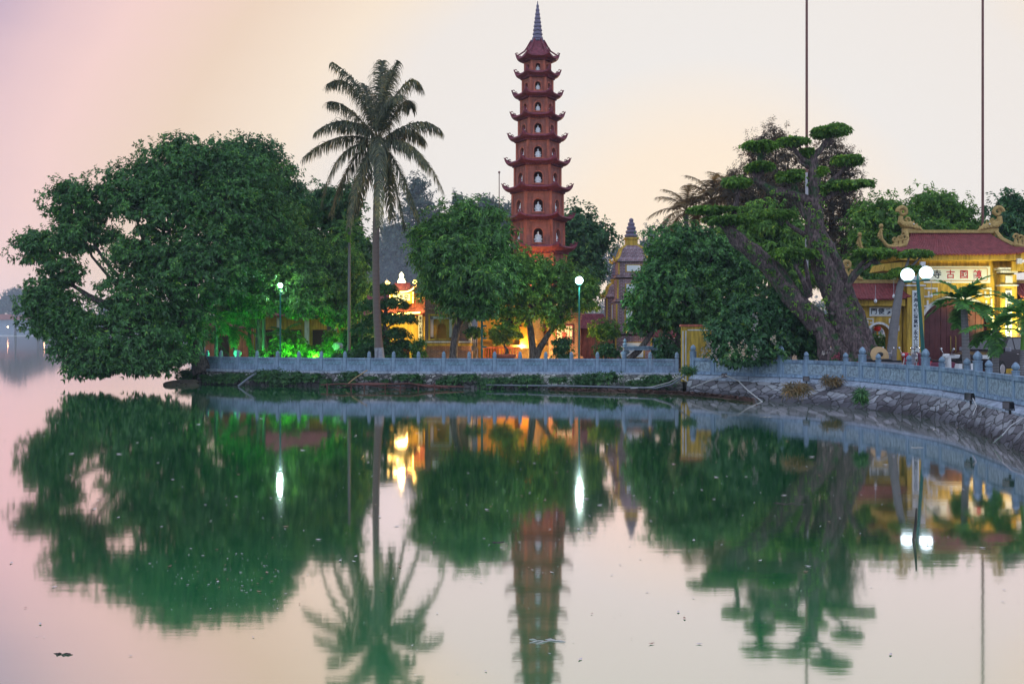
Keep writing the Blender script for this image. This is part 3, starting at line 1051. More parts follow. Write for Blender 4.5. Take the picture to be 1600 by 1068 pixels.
def storey(idx):
    yt, yb, hw = WALLS[idx]
    zt, zb, r = zpx(yt), zpx(yb), hw / ps
    ap = r * math.cos(PI / 6)
    h = zt - zb
    nh = h * (0.50 if idx < 10 else 0.6); nw = min(0.29, r * 0.19)
    sill = zb + h * (0.17 if idx < 10 else 0.10)
    th = 0.22
    mb = MB()
    tr = MB()
    for k in range(6):
        ang = PI / 6 + k * PI / 3
        T = Matrix.Rotation(ang + PI / 2, 4, 'Z') @ Matrix.Translation((0, -ap, 0))
        mb.T = T; tr.T = T
        w = r / 2 - 0.002
        spring = sill + nh - nw
        mb.prism([(-w, zb), (w, zb), (w, sill), (-w, sill)], 0.0, th)
        mb.prism(arch_poly(-w, w, zt, 0, nw, spring, sill), 0.0, th)
        tr.prism(arch_band(0, nw + 0.002, spring, sill + 0.0, 0.085), -0.035, 0.06)
        tr.prism([(-nw - 0.12, sill - 0.09), (nw + 0.12, sill - 0.09), (nw + 0.12, sill - 0.004), (-nw - 0.12, sill - 0.004)], -0.06, 0.05)
        tr.prism([(-w * 0.86, zt - 0.14), (w * 0.86, zt - 0.14), (w * 0.86, zt - 0.08), (-w * 0.86, zt - 0.08)], -0.025, 0.05)
    mb.T = tr.T = Matrix.Identity(4)
    for k in range(6):
        c = (r * 0.985 * math.cos(k * PI / 3), r * 0.985 * math.sin(k * PI / 3), (zb + zt) / 2)
        tr.box(c, (0.16, 0.16, zt - zb - 0.004), k * PI / 3 + PI / 4)
    # floor and ceiling slabs
    ri = r - 0.26
    for z in (zb + 0.03, zt - 0.06):
        lo = hexring(ri, z); hi = hexring(ri, z + 0.05)
        mb.add(lo + hi, [(5, 4, 3, 2, 1, 0), (6, 7, 8, 9, 10, 11)] + [(k, (k + 1) % 6, 6 + (k + 1) % 6, 6 + k) for k in range(6)])
    light_block = r * 0.42
    mb.box((0.0, r * 0.16, (zb + zt) / 2), (light_block * 1.25, light_block, zt - zb - 0.2))  # added block inside the storey, stops light passing through so niches stay dark
    o = mb.build('storey', M['brick_red'], pag)
    tr.build('niche_trim', M['brick_trim'], o)
    return zb, zt, r, ap, sill, nh, nw


def roof(idx, last=False):
    yt, yb, hw = WALLS[idx]
    ty, tw = TIPS[idx]
    rw, zw = hw / ps, zpx(yt)
    rt, zt = tw / ps, zpx(ty)
    drop = 0.25 if idx > 1 else 0.32
    zm = zt - drop
    mb = MB()
    nt_ = 12
    if last:
        prof = [(0.36, zpx(63)), (0.48, zpx(68)), (0.62, zpx(75)), (0.80, zpx(82)), (1.02, zpx(88))]
    else:
        r_up = WALLS[idx + 1][2] / ps; z_up = zpx(WALLS[idx + 1][1])
        prof = [(r_up - 0.05, z_up + 0.10), (r_up + 0.10, z_up - 0.04), (r_up * .6 + rt * .4, z_up * 0.6 + zm * 0.4 - 0.10)]
    rows_ = []
    for k in range(6):
        a0, a1 = k * PI / 3, (k + 1) * PI / 3
        A = Vector((math.cos(a0), math.sin(a0), 0)); B = Vector((math.cos(a1), math.sin(a1), 0))
        grid = []
        ring = prof + [(rt * 0.93, None), (rt, None)]
        for (r_, z_) in ring:
            row = []
            for j in range(nt_ + 1):
                t = j / nt_
                u = abs(2 * t - 1)
                lift = u ** 4
                if z_ is None:
                    rr = r_ * (1 - 0.035 * (1 - u ** 2)) if r_ == rt else r_
                    z = zm + (zt - zm) * lift * (1.0 if r_ == rt else 0.62) + (0.0 if r_ == rt else 0.02)
                else:
                    rr, z = r_, z_
                    if r_ > rt * 0.6 and not last:
                        z = z_ + 0.12 * lift
                p = (A * (1 - t) + B * t) * rr
                row.append((p.x, p.y, z))
            grid.append(row)
        # underside back to the wall below
        for q, (fr, fz) in enumerate(((1.0, -0.10), (0.86, -0.16), (0.72, -0.22))):
            row = []
            for j in range(nt_ + 1):
                t = j / nt_; u = abs(2 * t - 1)
                rr = rw + (rt - rw) * fr * (0.985 if q == 0 else 1)
                zz = zm + (zt - zm) * (u ** 4) * (fr ** 2)
                z = zz + fz if q < 1 else zw + (zz - 0.1 - zw) * (fr ** 1.6)
                p = (A * (1 - t) + B * t) * rr
                row.append((p.x, p.y, z))
            grid.append(row)
        row = []
        for j in range(nt_ + 1):
            t = j / nt_
            p = (A * (1 - t) + B * t) * (rw - 0.02)
            row.append((p.x, p.y, zw - 0.02))
        grid.append(row)
        vs = [p for row in grid for p in row]; fs = []; w = nt_ + 1
        for i in range(len(grid) - 1):
            for j in range(nt_):
                fs.append((i * w + j, (i + 1) * w + j, (i + 1) * w + j + 1, i * w + j + 1))
        mb.add(vs, fs)
    # bracket band under the eave
    for k in range(6):
        a0, a1 = k * PI / 3, (k + 1) * PI / 3
        A = Vector((math.cos(a0), math.sin(a0), 0)); B = Vector((math.cos(a1), math.sin(a1), 0))
        nb_ = int(5 + rw * 3)
        for j in range(nb_):
            t = (j + 0.5) / nb_
            p = (A * (1 - t) + B * t) * (rw + 0.10)
            mb.box((p.x, p.y, zw + 0.02), (0.10, 0.22, 0.13), (a0 + a1) / 2 + PI / 2)
    o = mb.build('roof', M['tile_red'], pag, True)
    # ridge with curled tips along each of the six corners
    for k in range(6):
        an = k * PI / 3
        c, s_ = math.cos(an), math.sin(an)
        om = MB()
        if last:
            pts2 = [(0.40, zpx(63)), (0.50, zpx(68) + .05), (0.66, zpx(75) + .05), (0.85, zpx(82) + .06), (rt * 0.9, zt - 0.05), (rt + 0.03, zt + 0.10)]
        else:
            pts2 = [(prof[0][0] + 0.1, prof[0][1] - .05), (prof[2][0], prof[2][1] + 0.15), (rt * 0.88, zm + (zt - zm) * 0.45 + .06), (rt * 0.97, zt - 0.06), (rt + 0.04, zt + 0.12)]
        om.tube([(r_ * c, r_ * s_, z_) for r_, z_ in pts2], [0.05] * (len(pts2) - 1) + [0.025], 6)
        # curls standing on the ridge
        r1, z1 = rt * 0.86, zt - 0.16
        for rr, zz, R0 in ((rt * 0.84, zt - 0.20, 0.12), (rt * 0.93, zt - 0.05, 0.10)):
            sp = []
            for q in range(10):
                th = -PI / 2 + q / 9 * 1.55 * PI
                R1 = R0 * (1 - 0.45 * q / 9)
                sp.append(((rr + R1 * math.cos(th)) * c, (rr + R1 * math.cos(th)) * s_, zz + R0 + R1 * math.sin(th)))
            om.tube(sp, [0.045 * (1 - 0.6 * q / 9) for q in range(10)], 5)
        om.build('ridge_curl', M['tile_red'], o, True)


ORD = ['lowest', 'second', 'third', 'fourth', 'fifth', 'sixth', 'seventh', 'eighth', 'ninth', 'tenth', 'top']
stat = MB()
stat.lathe([(0.40, 0), (0.46, 0.05), (0.40, 0.12), (0.34, 0.15), (0.42, 0.20), (0.36, 0.25)], (0, 0, 0), 16)
stat.lathe([(0.38, 0.25), (0.42, 0.32), (0.34, 0.42), (0.24, 0.50), (0.235, 0.62), (0.27, 0.74), (0.24, 0.82), (0.10, 0.87), (0.085, 0.90)], (0, 0, 0), 16, 0, 0, 1.0, 0.72)
stat.sphere((0, -0.01, 0.985), 0.115, 12, 0, (0.9, 0.95, 1.15))
stat.sphere((0, 0.01, 1.12), 0.055, 8)
for sx in (-1, 1):
    stat.tube([(sx * 0.25, 0, 0.76), (sx * 0.33, -0.02, 0.60), (sx * 0.27, -0.17, 0.48), (sx * 0.06, -0.26, 0.44)], [0.075, 0.07, 0.06, 0.05], 8)
    stat.tube([(sx * 0.20, -0.02, 0.36), (sx * 0.40, -0.16, 0.34), (sx * 0.10, -0.30, 0.34)], [0.11, 0.10, 0.08], 8)
stat_o = None
for i in range(11):
    zb, zt, r, ap, sill, nh, nw = storey(i)
    roof(i, i == 10)
    if i < 2:
        continue
    floor_z = sill
    for kface, where in ((4, 'front'), (3, 'face'), (5, 'face')):
        ang = PI / 6 + kface * PI / 3
        rr = ap - 0.13
        if stat_o is None:
            stat_o = stat.build('buddha_statue', M['statue'], None, True)
            o = stat_o
        else:
            o = stat_o.copy(); link(o)
        sc = nh * 0.80 / 1.17
        o.scale = (sc * 0.92, sc * 0.6, sc)
        o.location = (PX + rr * math.cos(ang), PD + rr * math.sin(ang), GZ + sill + 0.0)
        o.rotation_euler = (0, 0, ang + PI / 2)
        if where == 'front':
            lb = 'white seated statue facing the lake in the front niche of the pagoda\'s %s storey' % ORD[i]
        else:
            lb = 'white seated statue in the %s slanting side niche of the pagoda\'s %s storey' % ('western' if kface == 3 else 'eastern', ORD[i])
            lb = lb.replace('western', 'left').replace('eastern', 'right')
        tag(o, lb, 'statue', 'white statues in the pagoda niches')
sp = MB()
prof = []
tiers = 9
for k in range(tiers):
    f0 = k / tiers
    y0 = 62 - 56 * f0; y1 = 62 - 56 * (k + 1) / tiers
    r0 = 0.32 * (1 - f0) ** 0.85 + 0.04; r1 = 0.32 * (1 - (k + 1) / tiers) ** 0.85 + 0.04
    prof += [(r0 * 0.86, zpx(y0)), (r0, zpx(y0) + 0.05), (r0 * 0.95, zpx(y0) + 0.5 * (zpx(y1) - zpx(y0))), (r1 * 0.86, zpx(y1) - 0.02)]
prof += [(0.035, zpx(5.5)), (0.02, zpx(2))]
sp.lathe([(0.42, zpx(66)), (0.46, zpx(64)), (0.40, zpx(62.5))] + prof, (0, 0, 0), 8)
sp.build('spire', M['spire'], pag)
bs = MB()
bs.lathe([(2.6, -0.1), (2.6, 0.35), (2.45, 0.37), (2.45, 0.6)], (0, 0, 0), 6)
bs.build('plinth', M['brick_trim'], pag)


# ------------------------------------------------------------------ buildings
def tile_roof(name, parent, half_r, half_e, z_r, z_e, dep, mat, lift=0.25, sag=0.35, nu=120, pitch=0.17, both=True, thick=0.06):
    """a corrugated tile roof: ridge along x, slopes to -y and +y, ends of the eaves swept up"""
    mb = MB()
    nv = 8
    for sgn in ((-1, 1) if both else (-1,)):
        vs = []; fs = []
        for j in range(nv + 1):
            v = j / nv
            hw = half_r + (half_e - half_r) * (v ** 1.4)
            zc = z_r + (z_e - z_r) * (v + sag * v * (1 - v))
            for i in range(nu + 1):
                u = -1 + 2 * i / nu
                x = u * hw
                z = zc + lift * (abs(u) ** 5) * v ** 2 + 0.022 * math.cos(2 * PI * (u * half_e) / pitch)
                y = sgn * dep * v
                vs.append((x, y - sgn * 0.12 * v * abs(u) ** 5 * -1, z))
        w = nu + 1
        for j in range(nv):
            for i in range(nu):
                q = (j * w + i, j * w + i + 1, (j + 1) * w + i + 1, (j + 1) * w + i)
                fs.append(q if sgn > 0 else q[::-1])
        mb.add(vs, fs)
    o = mb.build(name, mat, parent, False)
    so = o.modifiers.new('thickness', 'SOLIDIFY'); so.thickness = thick; so.offset = -1
    return o


def scroll(c, R0, turns, r0, r1, flip=1, start=0.0, n=26, m=0, mb=None, y=0.0, grow=0.25):
    pts = []; rr = []
    for i in range(n):
        t = i / (n - 1)
        th = start + flip * t * turns * 2 * PI
        Rr = R0 * (grow + (1 - grow) * (1 - t))
        pts.append((c[0] + Rr * math.cos(th), y, c[1] + Rr * math.sin(th)))
        rr.append(r0 + (r1 - r0) * t)
    mb.tube(pts, rr, 7, m, 0.12)
    return pts


def ridge_beast(parent, x, z, s, flip, name='ridge_dragon'):
    """curling plaster beast at a ridge end, tail rolled up above the head"""
    mb = MB()
    mb.tube([(flip * 1.05 * s, 0, 0.06 * s), (flip * 0.75 * s, 0, 0.22 * s), (flip * 0.45 * s, 0, 0.34 * s), (flip * 0.15 * s, 0, 0.36 * s), (-flip * 0.05 * s, 0, 0.52 * s), (-flip * 0.02 * s, 0, 0.80 * s)],
            [0.07 * s, 0.15 * s, 0.20 * s, 0.19 * s, 0.15 * s, 0.12 * s], 10, 0, 0.14)
    scroll((flip * 0.06 * s, 1.02 * s), 0.26 * s, 1.25, 0.12 * s, 0.05 * s, -flip, PI if flip > 0 else 0, mb=mb)
    scroll((flip * 0.30 * s, 0.62 * s), 0.13 * s, 1.0, 0.06 * s, 0.03 * s, flip, 0, mb=mb)
    mb.sphere((flip * 0.55 * s, -0.10 * s, 0.36 * s), 0.10 * s, 8)
    mb.sphere((flip * 0.82 * s, -0.06 * s, 0.22 * s), 0.09 * s, 8)
    for k in range(7):
        t = k / 6
        mb.box((flip * (0.95 - 1.0 * t) * s, 0, (0.24 + 0.30 * t + 0.18 * math.sin(t * PI)) * s), (0.10 * s, 0.07 * s, 0.17 * s), 0, 0, 0.25)
        mb.sphere((flip * (0.9 - 0.85 * t) * s, -0.14 * s, (0.16 + 0.20 * t) * s), 0.075 * s, 6)
    o = mb.build(name, M['ornament'], parent, True)
    o.location = (x, 0, z)
    eye = MB(); eye.sphere((flip * 0.55 * s, -0.19 * s, 0.39 * s), 0.035 * s, 8)
    eye.build('eye', M['sign_white'], o, True)
    return o


def hip_swirl(parent, pts, s, flip, y0, name='eave_swirl'):
    mb = MB()
    mb.tube(pts, [0.09 * s, 0.09 * s, 0.085 * s, 0.075 * s, 0.06 * s][:len(pts)], 7, 0, 0.08)
    e = Vector(pts[-1])
    for k in range(6):
        t = k / 5
        mb.box((e.x + flip * 0.06 * s * math.sin(t * 6), e.y, e.z - 0.35 * s + 0.5 * s * t), (0.17 * s, 0.07 * s, 0.13 * s), 0, 0, 0.3)
    mb.sphere((e.x - flip * 0.04 * s, e.y, e.z + 0.18 * s), 0.11 * s, 7)
    o = mb.build(name, M['ornament'], parent, True)
    return o


def meander(mb, x, z, s, flip, y0, y1, m=0):
    w = 0.055 * s
    for (a, b, c, d) in ((0, 0, .62, .1), (0, 0, .1, .55), (.0, .45, .4, .1), (.3, .2, .1, .35), (.75, 0, .1, .42), (.52, 0, .33, .1), (.52, .32, .33, .1), (.0, -.0, .1, .1), (-.05, .62, .1, .45), (-.05, .98, .38, .1), (.24, .70, .1, .36)):
        x0, x1 = x + flip * a * s, x + flip * (a + c) * s
        z1 = z - b * s; z0 = z - (b + d) * s
        xa, xb = min(x0, x1), max(x0, x1)
        mb.box(((xa + xb) / 2, (y0 + y1) / 2, (z0 + z1) / 2), (xb - xa - .004, abs(y1 - y0) * random.uniform(.9, 1.1), z1 - z0 - .004), 0, m)


# ---- the yellow temple gate
GD = 48.0
gs = F / GD
gx = (1491 - 800) / gs
gate = thing('temple_gate', 'yellow three-bay temple gate with maroon tile roofs, dragon ridges and big arched wooden doors', 'gate', (gx, GD, GR))


def gz(y):
    return CH + (HZ - y) / gs - GR


def gxp(x):
    return (x - 1491) / gs


H1 = gz(408)
# main wall with its arch
mb = MB()
aw = (1549 - 1440) / 2 / gs
ac = gxp(1494)
mb.prism(arch_poly(gxp(1412), gxp(1583), H1, ac, aw, gz(510), 0.0, gz(466) - gz(510)), 0.0, 0.9)
main_wall = mb.build('main_wall', M['yellow'], gate)
mb = MB()
mb.prism(arch_band(ac, aw + .002, gz(510), 0.0, 0.16, gz(466) - gz(510)), -0.05, 0.10)
mb.build('arch_band', M['white'], main_wall)
mb = MB()
meander(mb, gxp(1441), gz(449), 0.85, 1, -0.03, 0.03)
mb.build('meander_trim', M['white'], main_wall)
mb = MB()
meander(mb, gxp(1549), gz(449), 0.85, -1, -0.03, 0.03)
mb.build('meander_trim', M['white'], main_wall)
for px_ in (1426, 1570):
    mb = MB()
    wq = 26 / gs
    x = gxp(px_)
    mb.box((x, -0.16, gz(447) / 2), (wq, 0.42, gz(447) - 0.01), 0, 0)
    mb.box((x, -0.16, (gz(447) + gz(428)) / 2), (wq * 0.96, 0.40, gz(428) - gz(447) - 0.09), 0, 0)
    mb.box((x, -0.18, gz(447) + 0.02), (wq * 1.15, 0.5, 0.07), 0, 1)
    mb.box((x, -0.18, gz(425)), (wq * 1.02, 0.48, 0.10), 0, 1)
    mb.box((x, -0.19, gz(422) + 0.05), (wq * 1.35, 0.56, 0.10), 0, 1)
    mb.box((x, -0.39, gz(437)), (wq * 0.42, 0.05, wq * 0.42), 0, 1)
    mb.box((x, -0.16, 0.15), (wq * 1.12, 0.48, 0.30), 0, 0)
    pil = mb.build('pilaster', [M['yellow'], M['white']], gate)
    mb = MB()
    zt, zb = gz(454), gz(560)
    mb.box((x - 0.02, -0.395, (zt + zb) / 2), (0.30, 0.05, zt - zb))
    ban = mb.build('couplet_panel', M['sign_white'], pil)
    txt = '湖海今勝境萬觀永文流禪開' if px_ == 1426 else '佛法門中真妙諦普度眾生緣'
    hh = (zt - zb) / 12
    big = '\n'.join(txt)
    for q, ch in enumerate(txt):
        pass
    o = text_mesh(big, hh * 0.80, M['ink'], ban, (x - 0.02, -0.423, (zt + zb) / 2), depth=0.003, bold=0.006)
    zs = [v.co.y for v in o.data.vertices]
    o.scale = (1, (zt - zb) * 0.94 / max(0.1, max(zs) - min(zs)), 1)
    zc = (max(zs) + min(zs)) / 2
    o.location.z = (zt + zb) / 2 - zc * o.scale.y
# sign board
mb = MB()
sx0, sx1, sz0, sz1 = gxp(1441), gxp(1546), gz(442), gz(416)
mb.box(((sx0 + sx1) / 2, -0.03, (sz0 + sz1) / 2), (sx1 - sx0, 0.10, sz1 - sz0), 0, 0)
for z in (sz0 + 0.10, sz1 - 0.10):
    mb.box(((sx0 + sx1) / 2, -0.085, z), (sx1 - sx0 - 0.3, 0.012, 0.03), 0, 1)
for x in (sx0 + 0.14, sx1 - 0.14):
    mb.box((x, -0.085, (sz0 + sz1) / 2), (0.03, 0.012, sz1 - sz0 - 0.24), 0, 1)
sb = mb.build('sign_board', [M['sign_white'], M['yellow_deep']], gate)
for ch, px_, mt in (('寺', 1463, 'ink'), ('古', 1484, 'ink_red'), ('國', 1505, 'ink_red'), ('鎮', 1526, 'ink_red')):
    text_mesh(ch, 0.42, M[mt], sb, (gxp(px_), -0.083, gz(429.5)), bold=0.006)
# eave cove, beams
mb = MB()
mb.prism([(gxp(1397), gz(408)), (gxp(1585), gz(408)), (gxp(1600), gz(396)), (gxp(1385), gz(396))], -0.85, 1.7)
mb.prism([(gxp(1372), gz(424)), (gxp(1410), gz(424)), (gxp(1410), gz(409.5)), (gxp(1377), gz(413))], -0.55, 1.2)
mb.prism([(gxp(1572), gz(424)), (gxp(1612), gz(424)), (gxp(1606), gz(413)), (gxp(1572), gz(409.5))], -0.55, 1.2)
mb.build('eave_cove', M['yellow'], gate)
# door leaves
mb = MB()
dz = gz(468)
nbd = 12
for k in range(nbd):
    x0 = ac - aw + 2 * aw * k / nbd; x1 = ac - aw + 2 * aw * (k + 1) / nbd
    def zz(x):
        q = max(0, 1 - ((x - ac) / aw) ** 2)
        return gz(510) + (gz(466) - gz(510)) * math.sqrt(q)
    yy = 0.42 + (0.02 if k % 3 == 0 else 0.0)
    mb.prism([(x0 + .006, 0.02), (x1 - .006, 0.02), (x1 - .006, zz(x1 - .006) - .01), (x0 + .006, zz(x0 + .006) - .01)], yy, yy + 0.08)
dr = mb.build('door', M['door'], gate, False, 0.008)
mb = MB()
for s_ in (-1, 1):
    x = ac + s_ * 0.12
    mb.tube([(x, 0.40, gz(550)), (x, 0.32, gz(549)), (x, 0.32, gz(526)), (x, 0.40, gz(525))], 0.025, 6)
mb.build('handle', M['brass'], dr)
# main roof
rz_, ez_ = gz(362), gz(399)
tile_roof('main_roof', gate, (1552 - 1426) / 2 / gs, (1607 - 1377) / 2 / gs, rz_, ez_, 1.5, M['tile_gate'], 0.30, 0.30, 220, 0.16).location = (0, 0.45, 0)
mb = MB()
mb.prism([(gxp(1416), rz_ - 0.02), (gxp(1566), rz_ - 0.02), (gxp(1566), rz_ + 0.20), (gxp(1532), rz_ + 0.12), (gxp(1450), rz_ + 0.12), (gxp(1416), rz_ + 0.20)], 0.33, 0.57)
for sgn in (-1, 1):
    # sloping ridges down to the eaves, gable board between
    x0, x1 = gxp(1491 + sgn * 70), gxp(1491 + sgn * 84)
    mb.tube([(x0, 0.40, rz_ + 0.08), (x0 + sgn * 0.12, -0.05, rz_ - 0.35), (x1, -0.55, gz(384))], [0.10, 0.10, 0.10], 6)
    mb.tube([(x0, 0.50, rz_ + 0.08), (x0 + sgn * 0.12, 0.95, rz_ - 0.35), (x1, 1.4, gz(384))], [0.10, 0.10, 0.10], 6)
mb.build('main_ridge', M['ornament'], gate)
for sgn in (-1, 1):
    o = ridge_beast(gate, gxp(1491 + sgn * 77), rz_ + 0.02, 0.95, -sgn)
    o.location.y = 0.45
    x1 = gxp(1491 + sgn * 84)
    pts = [(x1, -0.6, gz(384)), (x1 + sgn * 0.5, -0.75, gz(390) + .04), (x1 + sgn * 0.95, -0.85, gz(386)), (x1 + sgn * 1.2, -0.9, gz(376)), (x1 + sgn * 1.27, -0.9, gz(362))]
    hip_swirl(gate, pts, 1.0, sgn, 0)
    bm2 = MB()
    for k in range(3):
        scroll((x1 + sgn * (0.05 + 0.22 * k), gz(379) + 0.22 - 0.06 * k), 0.14, 1.1, 0.06, 0.03, sgn, 0, mb=bm2, y=-0.62)
        bm2.box((x1 + sgn * (0.05 + 0.2 * k), -0.62, gz(384) + 0.12), (0.2, 0.14, 0.30), 0, 0, 0.4)
    bm2.build('gable_beast', M['ornament'], gate, True)
# side bays
for side, c0, c1, ca in ((-1, 1322, 1410, 1374), (1, 1585, 1673, 1617)):
    mb = MB()
    hb = gz(478)
    mb.prism(arch_poly(gxp(c0 + 8), gxp(c1), hb, gxp(ca), 19 / gs, gz(528), 0.0, 22 / gs) if side < 0 else
             arch_poly(gxp(c0), gxp(c1 - 8), hb, gxp(ca), 19 / gs, gz(528), 0.0, 22 / gs), 0.06, 0.75)
    wl = mb.build('side_wall', M['yellow'], gate)
    mb = MB()
    mb.prism(arch_band(gxp(ca), 19 / gs + .002, gz(528), 0.0, 0.10, 22 / gs), 0.01, 0.12)
    meander(mb, gxp(ca - 24), gz(497), 0.55, 1, 0.03, 0.09)
    meander(mb, gxp(ca + 31), gz(497), 0.55, -1, 0.03, 0.09)
    mb.box((gxp(ca - 33), 0.02, gz(487)), (0.55, 0.18, 0.10), 0, 0)
    mb.build('arch_band', M['white'], wl)
    mb = MB()
    mb.box((gxp(ca + 8), 0.04, gz(487)), (46 / gs, 0.08, 14 / gs), 0, 0)
    mb.box((gxp(ca + 8), -0.005, gz(487) - 5.6 / gs), (41 / gs, 0.012, 0.02), 0, 1)
    mb.box((gxp(ca + 8), -0.005, gz(487) + 5.6 / gs), (41 / gs, 0.012, 0.02), 0, 1)
    sb = mb.build('sign_board', [M['sign_white'], M['yellow_deep']], wl)
    if side < 0:
        for ch, px_ in (('門', 1365.5), ('便', 1377), ('方', 1389)):
            text_mesh(ch, 0.30, M['ink'], sb, (gxp(px_), -0.012, gz(486.5)), bold=0.006)
    mb = MB()
    mb.prism([(gxp(c0 + 4), hb), (gxp(c1), hb), (gxp(c1), gz(468)), (gxp(c0 - 2), gz(468))] if side < 0 else [(gxp(c0), hb), (gxp(c1 - 4), hb), (gxp(c1 + 2), gz(468)), (gxp(c0), gz(468))], -0.35, 1.15)
    mb.build('eave_cove', M['yellow'], wl)
    cc_ = gxp((c0 + c1) / 2)
    hw = (c1 - c0) / 2 / gs
    o = tile_roof('side_roof', gate, hw * 0.93, hw * 1.06, gz(440), gz(467), 1.1, M['tile_gate'], 0.14, 0.25, 110, 0.16)
    o.location = (cc_, 0.42, 0)
    mb = MB()
    mb.box((cc_, 0.42, gz(439)), (hw * 1.9, 0.2, 0.16))
    mb.build('side_ridge', M['ornament'], gate)
    o = ridge_beast(gate, cc_ + side * hw * 0.9, gz(440), 0.80, -side)
    o.location.y = 0.42
    if side < 0:
        pts = [(cc_ - hw * 0.95, -0.2, gz(455)), (cc_ - hw * 1.06, -0.45, gz(463)), (cc_ - hw * 1.2, -0.6, gz(458)), (cc_ - hw * 1.26, -0.62, gz(446))]
        hip_swirl(gate, pts, 0.8, -1, 0)
# upper side swirls that stand above the eave beam
for sgn in (-1, 1):
    x1 = gxp(1491 + sgn * 116)
    pts = [(x1 + sgn * -0.3, 0.6, gz(398)), (x1 + sgn * 0.35, 0.55, gz(392)), (x1 + sgn * 0.72, 0.5, gz(385)), (x1 + sgn * 0.82, 0.5, gz(370))]
    hip_swirl(gate, pts, 0.95, sgn, 0)
for px_, yy in ((1429, 415), (1577, 410)):
    mb = MB(); mb.box((gxp(px_), -0.93, gz(yy)), (0.22, 0.14, 0.24)); mb.box((gxp(px_), -0.80, gz(yy) + 0.05), (0.06, 0.14, 0.06))
    tag(mb.build('flood_lamp', M['white'], None), ('white box lamp under the eave of the yellow gate above the double globe lamp' if px_ < 1500 else 'white box lamp under the eave of the yellow gate above the brightly lit pilaster'), 'lamp')
    bpy.data.objects[-1] if False else None
for o in [x for x in SC.objects if x.name.startswith('flood_lamp')]:
    o.location = gate.location

# hanging bulbs on the gate front
bx = [(1368, 445, 468), (1396.5, 438, 461), (1455, 458, 460), (1522, 425, 450), (1486, 452, 459)]
proto = None
for px_, y0, y1 in bx:
    d = 46.9
    if proto is None:
        mb = MB()
        mb.tube([(0, 0, 0.04), (0, 0, 0.65)], 0.010, 5, 0)
        mb.lathe([(0.035, 0.02), (0.03, 0.06), (0.02, 0.10)], (0, 0, -0.02), 8, 0)
        root = thing('hanging_bulb', 'unlit white bulb hanging on a thin cord before the maroon roof tiles', 'bulb', W(px_, y1, d), 0, 'unlit bulbs strung in front of the gate')
        mb.build('cord', M['grey_metal'], root)
        m2 = MB(); m2.lathe([(0.02, -0.15), (0.06, -0.12), (0.075, -0.05), (0.04, 0.02)], (0, 0, 0), 10)
        m2.build('bulb', M['white'], root, True)
        proto = root
    else:
        root = copy_tree(proto); root.location = W(px_, y1, d)
        root['label'] = {1396: 'unlit white bulb hanging lowest in front of the flat topped slender tree', 1455: 'unlit white bulb hanging before the meander trim of the big arch', 1522: 'unlit white bulb hanging among the upper leaves of the areca palm before the doors',
                         1486: 'unlit white bulb hanging beside the leaf tips of the areca palm before the doors'}[int(px_)]
# red lantern beyond the side arch
lan = thing('red_lantern', 'red and yellow round lantern hanging in the open side arch of the gate', 'lantern', W(1371, 513, 48.3), 0)
mb = MB(); mb.lathe([(0.06, -0.13), (0.14, -0.09), (0.17, 0.0), (0.14, 0.09), (0.06, 0.13)], (0, 0, 0), 16)
mb.build('shade', M['lantern'], lan, True)
mb = MB(); mb.lathe([(0.06, 0.132), (0.05, 0.17)], (0, 0, 0), 10); mb.lathe([(0.05, -0.30), (0.03, -0.17), (0.055, -0.132)], (0, 0, 0), 8); mb.tube([(0, 0, .17), (0, 0, .36)], .012, 5)
mb.build('tassel', M['yellow_deep'], lan)

# ---- ochre screen wall at the end of the thin fence
d = 47.4
x0, x1 = W(1066, 0, d).x, W(1152, 0, d).x
zt = CH + (HZ - 510) * d / F
root = thing('ochre_wall', 'short ochre wall with white edge lines and brown coping where the two fences meet', 'wall', (x0, d, 0.5))
mb = MB(); h = zt - 0.5
mb.box(((x1 - x0) / 2, 0.2, h / 2), (x1 - x0, 0.35, h))
mb.build('wall_panel', M['yellow'], root)
mb = MB(); mb.box(((x1 - x0) / 2, 0.2, h + 0.05), (x1 - x0 + 0.12, 0.45, 0.10)); mb.build('coping', M['brick_trim'], root)
mb = MB(); mb.box(((x1 - x0) / 2 + 0.1, 0.02, h - 0.16), (x1 - x0 - 0.3, 0.016, 0.05)); mb.box((0.17, 0.02, h / 2 - 0.07), (0.05, 0.016, h - 0.24)); mb.box((0.035, 0.02, h / 2 - 0.05), (0.05, 0.016, h - 0.3))
mb.build('edge_line', M['white'], root)


# ---- small shrine outlined with neon
d = 60.0
s_ = F / d


def zz_(y, d):
    return CH + (HZ - y) * d / F - GZ


sx = W(632, 0, d).x
shr = thing('neon_shrine', 'small yellow shrine with tile roofs outlined in glowing yellow neon tubes', 'shrine', (sx, d, GZ))


def lx(x):
    return (x - 632) / s_


mb = MB()
mb.prism(arch_poly(lx(594), lx(668), zz_(494, d), lx(628), 12 / s_, zz_(532, d), 0.3, 0.02), 0.0, 2.2)
mb.box((lx(630), -0.3, 0.15), (86 / s_, 1.2, 0.30), 0, 1)
mb.box((lx(630), -1.1, 0.07), (70 / s_, 0.5, 0.15), 0, 1)
mb.build('wall', [M['yellow'], M['brick_trim']], shr)
mb = MB(); mb.box((lx(628), 0.8, 1.0), (1.2, 0.1, 2.0)); mb.build('door', M['dark_wood'], shr)
mb = MB()
mb.box((lx(627), 0.6, (zz_(455, d) + zz_(474, d)) / 2), (36 / s_, 0.9, zz_(455, d) - zz_(474, d)))
up = mb.build('upper_wall', M['yellow'], shr)
mb = MB(); mb.box((lx(627), 0.135, zz_(464, d)), (27 / s_, 0.03, 11 / s_)); sg = mb.build('sign_board', M['sign_white'], up)
